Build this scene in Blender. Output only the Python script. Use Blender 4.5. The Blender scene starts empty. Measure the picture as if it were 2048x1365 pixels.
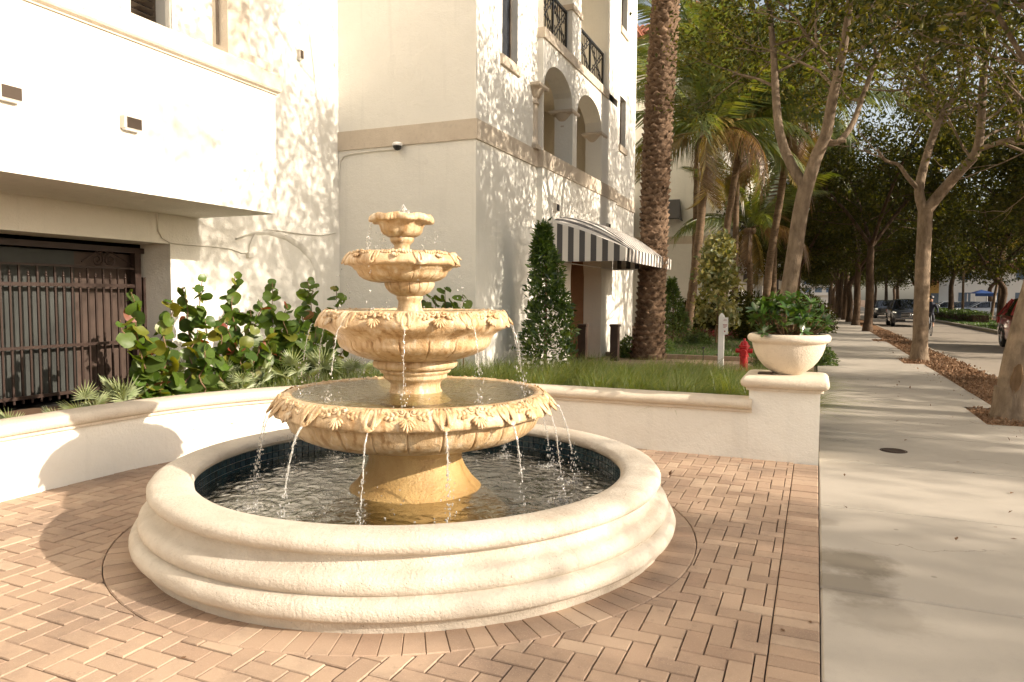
import bpy, math, random
import numpy as np
from mathutils import Vector, Matrix, noise as mnoise
R = math.radians
rng = np.random.default_rng(7)
random.seed(7)
scene = bpy.context.scene
col = scene.collection

# ------------------------------------------------------------------ camera
F = 1424.84                       # focal length in pixels of a 2048 wide frame
YAW, PIT, ROL, EYE = R(23.074), R(-3.528), R(.351), 1.52
_fw = np.array([-math.sin(YAW)*math.cos(PIT), math.cos(YAW)*math.cos(PIT), math.sin(PIT)])
_r = np.array([math.cos(YAW), math.sin(YAW), 0.0]); _u = np.cross(_r, _fw)
_c, _s = math.cos(ROL), math.sin(ROL)
RM = np.array([_c*_r+_s*_u, -_s*_r+_c*_u, _fw])
cam_d = bpy.data.cameras.new('camera'); cam = bpy.data.objects.new('camera', cam_d); col.objects.link(cam)
cam_d.sensor_width = 36; cam_d.sensor_fit = 'HORIZONTAL'; cam_d.lens = 36*F/2048
cam_d.clip_start = .05; cam_d.clip_end = 3000
_m = Matrix(((RM[0][0], RM[1][0], -RM[2][0], 0), (RM[0][1], RM[1][1], -RM[2][1], 0), (RM[0][2], RM[1][2], -RM[2][2], EYE), (0, 0, 0, 1)))
cam.matrix_world = _m
scene.camera = cam

# ------------------------------------------------------------------ sky, sun, exposure
SUN_EL, SUN_AZ = R(23.0), R(-0.6)          # azimuth measured from +X (across the street)
w = bpy.data.worlds.new('World'); scene.world = w; w.use_nodes = True
nt = w.node_tree
bg = nt.nodes['Background']
sky = nt.nodes.new('ShaderNodeTexSky'); sky.sky_type = 'NISHITA'; sky.sun_disc = False
sky.sun_elevation = SUN_EL; sky.sun_rotation = R(90) - SUN_AZ
sky.air_density = 1.0; sky.dust_density = 2.5; sky.ozone_density = 1.0; sky.altitude = 0
hs = nt.nodes.new('ShaderNodeHueSaturation'); hs.inputs['Saturation'].default_value = .58
tint = nt.nodes.new('ShaderNodeMix'); tint.data_type = 'RGBA'; tint.blend_type = 'MULTIPLY'; tint.inputs['Factor'].default_value = 1
tint.inputs['B'].default_value = (1.0, .95, .875, 1)
nt.links.new(sky.outputs[0], hs.inputs['Color']); nt.links.new(hs.outputs[0], tint.inputs['A'])
nt.links.new(tint.outputs['Result'], bg.inputs['Color']); bg.inputs['Strength'].default_value = .148
sd = bpy.data.lights.new('sun', 'SUN'); so = bpy.data.objects.new('sun', sd); col.objects.link(so)
sd.energy = 5.0; sd.angle = R(.53); sd.color = (1.0, .885, .74)
so.rotation_euler = Vector((math.cos(SUN_EL)*math.cos(SUN_AZ), math.cos(SUN_EL)*math.sin(SUN_AZ), math.sin(SUN_EL))).to_track_quat('Z', 'Y').to_euler()
so.location = (30, 0, 20)
vs = scene.view_settings
vs.view_transform = 'Standard'; vs.look = 'None'; vs.gamma = 1; vs.exposure = 0.76; vs.use_curve_mapping = False
scene.render.engine = 'CYCLES'
scene.cycles.use_denoising = True
scene.cycles.max_bounces = 6; scene.cycles.diffuse_bounces = 3; scene.cycles.transparent_max_bounces = 8
scene.cycles.use_adaptive_sampling = True; scene.cycles.adaptive_threshold = .025
scene.cycles.caustics_reflective = False; scene.cycles.caustics_refractive = False
scene.cycles.sample_clamp_indirect = 6

# ------------------------------------------------------------------ measuring helpers: a point of the place seen along a ray
O = np.array([0, 0, EYE])
def ray(x, y): return RM.T @ np.array([(x-1024)/F, -(y-682.5)/F, 1.])
def GZ(x, y, z=0.): d = ray(x, y); return O+d*(z-EYE)/d[2]
def GX(x, y, X): d = ray(x, y); return O+d*X/d[0]
def GY(x, y, Y): d = ray(x, y); return O+d*Y/d[1]
def proj(P): v = RM @ (np.asarray(P, float)-O); return (1024+F*v[0]/v[2], 682.5-F*v[1]/v[2], v[2])

# ------------------------------------------------------------------ materials
def mat(name):
    m = bpy.data.materials.new(name); m.use_nodes = True
    n = m.node_tree.nodes; b = n['Principled BSDF']
    return m, m.node_tree, n, b
def nd(t, kind, **kw):
    n = t.nodes.new(kind)
    for k, v in kw.items():
        if k in n.inputs.keys() if hasattr(n.inputs, 'keys') else False: n.inputs[k].default_value = v
        else: setattr(n, k, v)
    return n
def ramp(t, fac, stops):
    r = t.nodes.new('ShaderNodeValToRGB'); e = r.color_ramp.elements
    while len(e) < len(stops): e.new(.5)
    for i, (p, c) in enumerate(stops):
        e[i].position = p; e[i].color = tuple(c)+(1,) if len(c) == 3 else c
    t.links.new(fac, r.inputs['Fac']); return r.outputs['Color']
def noise(t, scale, detail=4, rough=.55, coord='obj', dist=0.):
    n = t.nodes.new('ShaderNodeTexNoise'); n.inputs['Scale'].default_value = scale; n.inputs['Detail'].default_value = detail
    n.inputs['Roughness'].default_value = rough; n.inputs['Distortion'].default_value = dist
    t.links.new(wpos(t, coord), n.inputs['Vector']); return n.outputs['Fac']
def wpos(t, coord='obj'):
    if coord == 'obj':
        g = t.nodes.new('ShaderNodeNewGeometry'); return g.outputs['Position']
    g = t.nodes.new('ShaderNodeTexCoord'); return g.outputs['Object']
def mixc(t, a, b, fac, mode='MIX'):
    m = t.nodes.new('ShaderNodeMix'); m.data_type = 'RGBA'; m.blend_type = mode
    for s, v in (('A', a), ('B', b)):
        if isinstance(v, tuple): m.inputs[s].default_value = v+(1,) if len(v) == 3 else v
        else: t.links.new(v, m.inputs[s])
    if isinstance(fac, (int, float)): m.inputs['Factor'].default_value = fac
    else: t.links.new(fac, m.inputs['Factor'])
    return m.outputs['Result']
def math_(t, op, a, b=None, c=None):
    m = t.nodes.new('ShaderNodeMath'); m.operation = op
    for i, v in enumerate((a, b, c)):
        if v is None: continue
        if isinstance(v, (int, float)): m.inputs[i].default_value = v
        else: t.links.new(v, m.inputs[i])
    return m.outputs[0]
def bump(t, b, h, strength=.3, dist=.01, prev=None):
    n = t.nodes.new('ShaderNodeBump'); n.inputs['Strength'].default_value = strength; n.inputs['Distance'].default_value = dist
    t.links.new(h, n.inputs['Height'])
    if prev is not None: t.links.new(prev, n.inputs['Normal'])
    if b is not None: t.links.new(n.outputs[0], b.inputs['Normal'])
    return n.outputs[0]
def rnd(t):
    a = t.nodes.new('ShaderNodeObjectInfo').outputs['Random']; g = t.nodes.new('ShaderNodeNewGeometry').outputs['Random Per Island']
    return math_(t, 'FRACT', math_(t, 'ADD', a, g))
MATS = {}
def simple(name, c, rough=.6, metal=0, spec=.5, vary=0., scale=6, bumps=0., bscale=80):
    m, t, n, b = mat(name)
    b.inputs['Roughness'].default_value = rough; b.inputs['Metallic'].default_value = metal
    b.inputs['Specular IOR Level'].default_value = spec
    if vary:
        f = noise(t, scale, 5)
        b_ = ramp(t, f, [(.3, tuple(x*(1-vary) for x in c)), (.7, tuple(min(1, x*(1+vary)) for x in c))])
        t.links.new(b_, b.inputs['Base Color'])
    else: b.inputs['Base Color'].default_value = c+(1,)
    if bumps: bump(t, b, noise(t, bscale, 3), bumps, .01)
    MATS[name] = m; return m

def stucco(name, c, streak=.0):
    m, t, n, b = mat(name); b.inputs['Roughness'].default_value = .9; b.inputs['Specular IOR Level'].default_value = .15
    big = noise(t, .9, 5, .6); fine = noise(t, 14, 4)
    c1 = ramp(t, big, [(.3, tuple(x*.955 for x in c)), (.7, c)])
    c2 = mixc(t, c1, tuple(x*.93 for x in c), ramp(t, fine, [(.55, (0, 0, 0)), (.8, (.5, .5, .5))]))
    t.links.new(c2, b.inputs['Base Color'])
    mp = t.nodes.new('ShaderNodeMapping'); mp.inputs['Scale'].default_value = (1, 1, .07); t.links.new(wpos(t), mp.inputs['Vector'])
    sn = t.nodes.new('ShaderNodeTexNoise'); sn.inputs['Scale'].default_value = 7; sn.inputs['Detail'].default_value = 5; t.links.new(mp.outputs[0], sn.inputs['Vector'])
    c2 = mixc(t, c2, tuple(x*.80 for x in c), ramp(t, sn.outputs['Fac'], [(.56, (0, 0, 0)), (.78, (.45, .45, .45))])); t.links.new(c2, b.inputs['Base Color'])
    b1 = bump(t, None, noise(t, 3.2, 3), .5, .04)
    bump(t, b, noise(t, 45, 5, .7), .5, .014, b1)
    MATS[name] = m; return m
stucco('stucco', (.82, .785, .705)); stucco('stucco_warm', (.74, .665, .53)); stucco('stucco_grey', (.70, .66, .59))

def stone(name, c, c2, pit=.5, scale=38, rough=.75, grime=None):
    m, t, n, b = mat(name); b.inputs['Roughness'].default_value = rough; b.inputs['Specular IOR Level'].default_value = .3
    f = noise(t, 3.5, 6, .6); g = noise(t, scale*.6, 4, .6)
    c_ = ramp(t, f, [(.28, c2), (.68, c)])
    v = t.nodes.new('ShaderNodeTexVoronoi'); v.inputs['Scale'].default_value = scale; t.links.new(wpos(t), v.inputs['Vector'])
    pits = ramp(t, v.outputs['Distance'], [(.08, (1, 1, 1)), (.2, (0, 0, 0))])
    sel = ramp(t, noise(t, 9, 3), [(.5, (0, 0, 0)), (.62, (1, 1, 1))])
    pm = mixc(t, pits, sel, 1., 'MULTIPLY')
    c_ = mixc(t, c_, tuple(x*.55 for x in c2), math_(t, 'MULTIPLY', pm, pit))
    c_ = mixc(t, c_, tuple(x*.86 for x in c2), ramp(t, g, [(.55, (0, 0, 0)), (.75, (.55, .55, .55))]))
    if grime: c_ = mixc(t, c_, grime, ramp(t, noise(t, 1.7, 7, .65, dist=.6), [(.50, (0, 0, 0)), (.74, (.75, .75, .75))]))
    t.links.new(c_, b.inputs['Base Color'])
    b0 = bump(t, None, noise(t, 9, 4, .6), .18, .03)
    b1 = bump(t, None, noise(t, scale*1.1, 5, .7), .55, .018, b0)
    inv = math_(t, 'SUBTRACT', 1.0, pm)
    bump(t, b, inv, .6*pit+.2, .012, b1)
    MATS[name] = m; return m
stone('cast_stone', (.63, .565, .475), (.52, .455, .37), .45, 45, grime=(.40, .32, .24))
stone('coral_stone', (.69, .60, .48), (.60, .51, .40), .7, 60)
stone('band_stone', (.62, .53, .42), (.55, .46, .36), .5, 30)
stone('brown_stone', (.36, .21, .12), (.28, .16, .09), .5, 26)

def gold():
    m, t, n, b = mat('fountain_stone'); b.inputs['Roughness'].default_value = .5; b.inputs['Specular IOR Level'].default_value = .4
    f = noise(t, 4, 6, .6, dist=.4)
    c = ramp(t, f, [(.25, (.43, .275, .135)), (.5, (.575, .405, .23)), (.75, (.66, .50, .325))])
    c = mixc(t, c, (.30, .17, .06), ramp(t, noise(t, 2.2, 8, .7, dist=1.), [(.54, (0, 0, 0)), (.76, (.6, .6, .6))]))
    c = mixc(t, c, (.70, .56, .36), ramp(t, noise(t, 9, 5), [(.56, (0, 0, 0)), (.74, (.6, .6, .6))]))
    mp = t.nodes.new('ShaderNodeMapping'); mp.inputs['Scale'].default_value = (1, 1, .10); t.links.new(wpos(t), mp.inputs['Vector'])
    sn = t.nodes.new('ShaderNodeTexNoise'); sn.inputs['Scale'].default_value = 26; sn.inputs['Detail'].default_value = 4; t.links.new(mp.outputs[0], sn.inputs['Vector'])
    c = mixc(t, c, (.34, .185, .07), ramp(t, sn.outputs['Fac'], [(.52, (0, 0, 0)), (.66, (.75, .75, .75))]))
    c = mixc(t, c, (.74, .64, .48), ramp(t, sn.outputs['Fac'], [(.30, (.7, .7, .7)), (.44, (0, 0, 0))]))
    sp = ramp(t, noise(t, 120, 2), [(.66, (0, 0, 0)), (.72, (.5, .5, .5))])
    c = mixc(t, c, (.2, .1, .03), sp)
    t.links.new(c, b.inputs['Base Color'])
    t.links.new(ramp(t, noise(t, 5, 4), [(.35, (.28,)*3), (.7, (.62,)*3)]), b.inputs['Roughness'])
    b1 = bump(t, None, noise(t, 22, 5, .6), .45, .02); bump(t, b, noise(t, 110, 3), .4, .008, b1)
    MATS['fountain_stone'] = m
gold()
stone('wet_stone', (.53, .36, .155), (.40, .235, .085), .5, 40, .3, grime=(.30, .16, .05))

def brick():
    m, t, n, b = mat('paver'); b.inputs['Roughness'].default_value = .85; b.inputs['Specular IOR Level'].default_value = .25
    r = rnd(t)
    c = ramp(t, r, [(0, (.32, .224, .158)), (.25, (.39, .275, .192)), (.5, (.425, .305, .215)), (.75, (.35, .238, .166)), (1, (.455, .338, .242))])
    c = mixc(t, c, (.16, .115, .09), ramp(t, noise(t, 1.4, 7, .7), [(.48, (0, 0, 0)), (.75, (.75, .75, .75))]))
    c = mixc(t, c, (.12, .085, .065), ramp(t, noise(t, 11, 5, .7), [(.60, (0, 0, 0)), (.72, (.5, .5, .5))]))
    c = mixc(t, c, (.50, .38, .29), ramp(t, noise(t, 150, 2), [(.58, (0, 0, 0)), (.72, (.6, .6, .6))]))
    t.links.new(c, b.inputs['Base Color'])
    b1 = bump(t, None, noise(t, 30, 3), .2, .006); bump(t, b, noise(t, 260, 2), .35, .003, b1)
    MATS['paver'] = m
brick()

def concrete(name, c, stain=None):
    m, t, n, b = mat(name); b.inputs['Roughness'].default_value = .85; b.inputs['Specular IOR Level'].default_value = .25
    k = ramp(t, noise(t, .8, 6, .6), [(.3, tuple(x*.86 for x in c)), (.7, tuple(x*1.06 for x in c))])
    k = mixc(t, k, tuple(x*.8 for x in c), ramp(t, noise(t, 5, 5, .65), [(.52, (0, 0, 0)), (.8, (.55, .55, .55))]))
    k = mixc(t, k, tuple(x*.74 for x in c), ramp(t, noise(t, 220, 2), [(.58, (0, 0, 0)), (.7, (.4, .4, .4))]))
    k = mixc(t, k, tuple(min(1, x*(.9+.0)) for x in c), math_(t, 'MULTIPLY', rnd(t), .8))
    if stain:
        vo = t.nodes.new('ShaderNodeTexVoronoi'); vo.inputs['Scale'].default_value = 2.1; t.links.new(wpos(t), vo.inputs['Vector'])
        k = mixc(t, k, tuple(x*.5 for x in c), ramp(t, math_(t, 'ADD', vo.outputs['Distance'], math_(t, 'MULTIPLY', noise(t, 40, 2), .02)), [(.035, (.7, .7, .7)), (.05, (0, 0, 0))]))
        ve = t.nodes.new('ShaderNodeTexVoronoi'); ve.feature = 'DISTANCE_TO_EDGE'; ve.inputs['Scale'].default_value = .33; vd = t.nodes.new('ShaderNodeVectorMath'); vd.operation = 'ADD'; nn_ = t.nodes.new('ShaderNodeTexNoise'); nn_.inputs['Scale'].default_value = 2.5; nn_.inputs['Detail'].default_value = 6; t.links.new(wpos(t), nn_.inputs['Vector'])
        t.links.new(wpos(t), vd.inputs[0]); t.links.new(nn_.outputs['Color'], vd.inputs[1]); t.links.new(vd.outputs[0], ve.inputs['Vector'])
        k = mixc(t, k, tuple(x*.45 for x in c), math_(t, 'MULTIPLY', ramp(t, ve.outputs['Distance'], [(.0008, (1, 1, 1)), (.0022, (0, 0, 0))]), ramp(t, noise(t, .55, 2), [(.50, (0, 0, 0)), (.58, (.8, .8, .8))])))
        for (sx, sy, rad, amt) in stain:
            sub = t.nodes.new('ShaderNodeVectorMath'); sub.operation = 'DISTANCE'; t.links.new(wpos(t), sub.inputs[0]); sub.inputs[1].default_value = (sx, sy, 0)
            d = math_(t, 'ADD', sub.outputs['Value'], math_(t, 'MULTIPLY', math_(t, 'SUBTRACT', noise(t, 3.2, 6, .65), .5), rad*1.6))
            k = mixc(t, k, (.15, .125, .09), math_(t, 'MULTIPLY', ramp(t, math_(t, 'DIVIDE', d, rad), [(.55, (1, 1, 1)), (1.0, (0, 0, 0))]), amt))
    t.links.new(k, b.inputs['Base Color'])
    b1 = bump(t, None, noise(t, 7, 4), .15, .01); bump(t, b, noise(t, 180, 3), .25, .003, b1)
    MATS[name] = m
concrete('concrete', (.44, .392, .33), stain=[(.22, 4.48, .27, .75), (.2, 4.12, .26, .6), (.34, 3.75, .24, .3), (.10, 5.25, .11, .35)])
concrete('asphalt', (.34, .29, .235)); concrete('kerb', (.42, .37, .30)); concrete('joint_sand', (.075, .05, .036)); concrete('soil', (.16, .10, .06))
concrete('grey_plaster', (.45, .43, .39))

def leafmat(name, cols, trans=.35, rough=.45, tc=1.35, gloss=.12):
    m = bpy.data.materials.new(name); m.use_nodes = True; t = m.node_tree; t.nodes.clear()
    out = t.nodes.new('ShaderNodeOutputMaterial')
    k = len(cols)-1
    c = ramp(t, rnd(t), [(i/k, x) for i, x in enumerate(cols)])
    c = mixc(t, c, tuple(x*.7 for x in cols[0]), ramp(t, noise(t, 1.3, 3), [(.45, (0, 0, 0)), (.75, (.5, .5, .5))]))
    d = t.nodes.new('ShaderNodeBsdfDiffuse'); t.links.new(c, d.inputs['Color'])
    tr = t.nodes.new('ShaderNodeBsdfTranslucent')
    t.links.new(mixc(t, c, (1.5*tc, 1.35*tc, .35*tc), 1., 'MULTIPLY'), tr.inputs['Color'])
    g = t.nodes.new('ShaderNodeBsdfGlossy'); g.inputs['Roughness'].default_value = rough; g.inputs['Color'].default_value = (1, 1, 1, 1)
    a = t.nodes.new('ShaderNodeMixShader'); a.inputs[0].default_value = trans; t.links.new(d.outputs[0], a.inputs[1]); t.links.new(tr.outputs[0], a.inputs[2])
    b = t.nodes.new('ShaderNodeMixShader'); b.inputs[0].default_value = gloss*.45
    t.links.new(a.outputs[0], b.inputs[1]); t.links.new(g.outputs[0], b.inputs[2]); t.links.new(b.outputs[0], out.inputs['Surface'])
    MATS[name] = m
leafmat('tree_leaf', [(.026, .036, .006), (.05, .06, .009), (.09, .092, .013), (.165, .145, .02)], .44, gloss=.05)
leafmat('far_leaf', [(.02, .026, .006), (.036, .042, .008), (.07, .066, .013)], .42, gloss=.03)
leafmat('cone_leaf', [(.025, .055, .008), (.05, .10, .014), (.09, .15, .022), (.15, .21, .04)], .35)
leafmat('bright_leaf', [(.04, .09, .012), (.08, .14, .02), (.12, .17, .03)], .35)
leafmat('grape_leaf', [(.085, .15, .018), (.045, .085, .018), (.11, .165, .022), (.06, .09, .025)], .35, .4, gloss=.06)
leafmat('grape_leaf_red', [(.26, .045, .02), (.20, .10, .03)], .4)
leafmat('grape_leaf_yellow', [(.22, .20, .02), (.16, .19, .02)], .4)
leafmat('palmetto', [(.32, .37, .20), (.42, .46, .27), (.25, .32, .15)], .3)
leafmat('muhly', [(.075, .12, .02), (.12, .17, .03), (.17, .21, .05), (.26, .25, .09)], .4)
leafmat('lawn', [(.04, .10, .01), (.06, .13, .015), (.09, .16, .02)], .3)
leafmat('palm_green', [(.055, .085, .012), (.09, .12, .018), (.15, .15, .03)], .42)
leafmat('palm_yellow', [(.22, .15, .03), (.17, .12, .025), (.12, .11, .025)], .4)
leafmat('palm_brown', [(.18, .10, .04), (.13, .07, .03), (.22, .14, .06)], .25)
leafmat('planter_leaf', [(.03, .075, .012), (.055, .115, .018), (.095, .165, .03)], .2, .3, gloss=.22)
leafmat('sapling_leaf', [(.22, .23, .08), (.36, .32, .14), (.07, .12, .025), (.46, .42, .22)], .3)
leafmat('red_leaf', [(.12, .01, .012), (.2, .015, .02), (.06, .01, .01)], .3)
leafmat('mulch_chip', [(.22, .125, .07), (.30, .185, .11), (.15, .085, .05), (.38, .265, .17)], .0, .7, gloss=.02)

def bark(name, c1, c2, scale=9, vert=.25, b_=.6):
    m, t, n, b = mat(name); b.inputs['Roughness'].default_value = .9; b.inputs['Specular IOR Level'].default_value = .15
    mp = t.nodes.new('ShaderNodeMapping'); mp.inputs['Scale'].default_value = (1, 1, vert); t.links.new(wpos(t), mp.inputs['Vector'])
    nz = t.nodes.new('ShaderNodeTexNoise'); nz.inputs['Scale'].default_value = scale; nz.inputs['Detail'].default_value = 7; nz.inputs['Roughness'].default_value = .65
    t.links.new(mp.outputs[0], nz.inputs['Vector'])
    c = ramp(t, nz.outputs['Fac'], [(.3, c2), (.65, c1)])
    c = mixc(t, c, tuple(min(1, x*1.5) for x in c1), ramp(t, noise(t, 2.5, 4), [(.55, (0, 0, 0)), (.7, (.5, .5, .5))]))
    t.links.new(c, b.inputs['Base Color'])
    b1 = bump(t, None, nz.outputs['Fac'], b_, .03)
    nz2 = t.nodes.new('ShaderNodeTexNoise'); nz2.inputs['Scale'].default_value = scale*5; nz2.inputs['Detail'].default_value = 4; t.links.new(mp.outputs[0], nz2.inputs['Vector'])
    bump(t, b, nz2.outputs['Fac'], b_, .012, b1)
    MATS[name] = m
bark('bark', (.26, .195, .135), (.12, .088, .06), 11, .35, .9); bark('bark_dark', (.10, .066, .042), (.045, .03, .02)); bark('palm_bark', (.17, .115, .07), (.075, .05, .03), 5, 3.)
bark('date_bark', (.27, .18, .118), (.075, .046, .028), 12, 1., .9); bark('stem', (.22, .14, .08), (.12, .075, .04), 20)

simple('iron_brown', (.034, .019, .014), .45, 0, .4, .15, 8); simple('bronze', (.10, .075, .055), .4, .3)
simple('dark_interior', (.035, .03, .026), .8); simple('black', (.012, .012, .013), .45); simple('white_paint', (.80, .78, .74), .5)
simple('conduit', (.72, .68, .60), .5); simple('lamp_bronze', (.085, .062, .046), .35, .4); simple('lamp_side', (.62, .56, .48), .5)
simple('red_paint', (.40, .012, .014), .35, 0, .5, .2, 14); simple('cloth_dark', (.085, .078, .076), .85); simple('cloth_light', (.66, .61, .55), .85)
simple('roof_tile', (.24, .085, .05), .8, 0, .3, .3, 3); simple('gate_back', (.036, .038, .034), .55, 0, .4, .35, 2.2)
simple('brown_post', (.06, .038, .028), .55, 0, .4, .2, 5); simple('rubber', (.02, .02, .02), .8); simple('chrome', (.6, .6, .6), .2, 1.)
simple('rim_metal', (.35, .35, .36), .3, .9); simple('sand_trim', (.66, .58, .47), .8); simple('iron_cover', (.06, .04, .03), .7, .3, .4, .3, 60)
simple('sky_panel', (.35, .5, .75), .4); simple('blue_canvas', (.02, .06, .20), .6); simple('cream_far', (.62, .58, .52), .9); simple('balcony_far', (.5, .53, .58), .7)
simple('glass_far', (.12, .17, .24), .15, 0, .8); simple('skin', (.45, .25, .17), .6); simple('navy_cloth', (.015, .017, .026), .9); simple('helmet', (.05, .05, .055), .4)
simple('sign_red', (.30, .02, .03), .6); simple('dry_leaf', (.14, .07, .03), .8); simple('orange_wall', (.55, .36, .12), .8)
def glass_mat(name, c, rough=.05):
    m, t, n, b = mat(name); b.inputs['Base Color'].default_value = c+(1,); b.inputs['Roughness'].default_value = rough
    b.inputs['Specular IOR Level'].default_value = .9; b.inputs['Coat Weight'].default_value = .6; b.inputs['Coat Roughness'].default_value = .02
    MATS[name] = m
glass_mat('window_glass', (.03, .035, .045)); glass_mat('car_glass', (.012, .014, .018))
def carpaint(name, c):
    m, t, n, b = mat(name); b.inputs['Base Color'].default_value = c+(1,); b.inputs['Roughness'].default_value = .35; b.inputs['Metallic'].default_value = .35
    b.inputs['Coat Weight'].default_value = 1.; b.inputs['Coat Roughness'].default_value = .04; MATS[name] = m
carpaint('paint_slate', (.075, .085, .11)); carpaint('paint_grey', (.07, .068, .07)); carpaint('paint_red', (.26, .012, .014)); carpaint('paint_white', (.6, .6, .6)); carpaint('paint_dark', (.03, .035, .045))
m, t, n, b = mat('headlamp'); b.inputs['Base Color'].default_value = (.9, .88, .8, 1); b.inputs['Roughness'].default_value = .1
b.inputs['Emission Color'].default_value = (1, .9, .7, 1); b.inputs['Emission Strength'].default_value = .7; MATS['headlamp'] = m

def tile_mat():
    m, t, n, b = mat('pool_tile'); r = rnd(t)
    t.links.new(ramp(t, r, [(0, (.006, .020, .030)), (.4, (.010, .035, .05)), (.7, (.018, .05, .062)), (1, (.008, .022, .045))]), b.inputs['Base Color'])
    b.inputs['Roughness'].default_value = .18; bump(t, b, noise(t, 60, 3), .2, .004); MATS['pool_tile'] = m
tile_mat(); simple('grout', (.20, .21, .19), .9); simple('pool_floor', (.095, .095, .06), .5, 0, .3, .5, 3)

def water(name, tintc, wave=14., amt=.5, refl=1.):
    m = bpy.data.materials.new(name); m.use_nodes = True; t = m.node_tree; t.nodes.clear()
    out = t.nodes.new('ShaderNodeOutputMaterial')
    nb = bump(t, None, noise(t, wave, 4, .55, dist=.8), amt, .05)
    tr = t.nodes.new('ShaderNodeBsdfTransparent'); tr.inputs['Color'].default_value = tintc+(1,)
    g = t.nodes.new('ShaderNodeBsdfGlossy'); g.inputs['Roughness'].default_value = .03; t.links.new(nb, g.inputs['Normal'])
    fr = t.nodes.new('ShaderNodeFresnel'); fr.inputs['IOR'].default_value = 1.36; t.links.new(nb, fr.inputs['Normal'])
    mx = t.nodes.new('ShaderNodeMixShader'); t.links.new(math_(t, 'MINIMUM', math_(t, 'MULTIPLY', fr.outputs[0], refl), 1.), mx.inputs[0])
    t.links.new(tr.outputs[0], mx.inputs[1]); t.links.new(g.outputs[0], mx.inputs[2]); t.links.new(mx.outputs[0], out.inputs['Surface'])
    MATS[name] = m
water('pool_water', (.46, .46, .33), 9, .30, .6); water('bowl_water', (.62, .62, .44), 18, .25, .55)
def spray():
    m = bpy.data.materials.new('spray'); m.use_nodes = True; t = m.node_tree; t.nodes.clear()
    out = t.nodes.new('ShaderNodeOutputMaterial')
    tr = t.nodes.new('ShaderNodeBsdfTransparent'); tr.inputs['Color'].default_value = (.96, .96, .94, 1)
    g = t.nodes.new('ShaderNodeBsdfGlossy'); g.inputs['Roughness'].default_value = .08
    d = t.nodes.new('ShaderNodeBsdfTranslucent'); d.inputs['Color'].default_value = (.9, .88, .84, 1)
    d2 = t.nodes.new('ShaderNodeBsdfDiffuse'); d2.inputs['Color'].default_value = (.9, .88, .84, 1)
    a = t.nodes.new('ShaderNodeMixShader'); a.inputs[0].default_value = .5; t.links.new(d.outputs[0], a.inputs[1]); t.links.new(d2.outputs[0], a.inputs[2])
    b = t.nodes.new('ShaderNodeMixShader'); b.inputs[0].default_value = .35; t.links.new(a.outputs[0], b.inputs[1]); t.links.new(g.outputs[0], b.inputs[2])
    c = t.nodes.new('ShaderNodeMixShader'); t.links.new(ramp(t, noise(t, 55, 3), [(.35, (.2,)*3), (.65, (.85,)*3)]), c.inputs[0]); t.links.new(b.outputs[0], c.inputs[1]); t.links.new(tr.outputs[0], c.inputs[2])
    t.links.new(c.outputs[0], out.inputs['Surface']); MATS['spray'] = m
spray()

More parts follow.
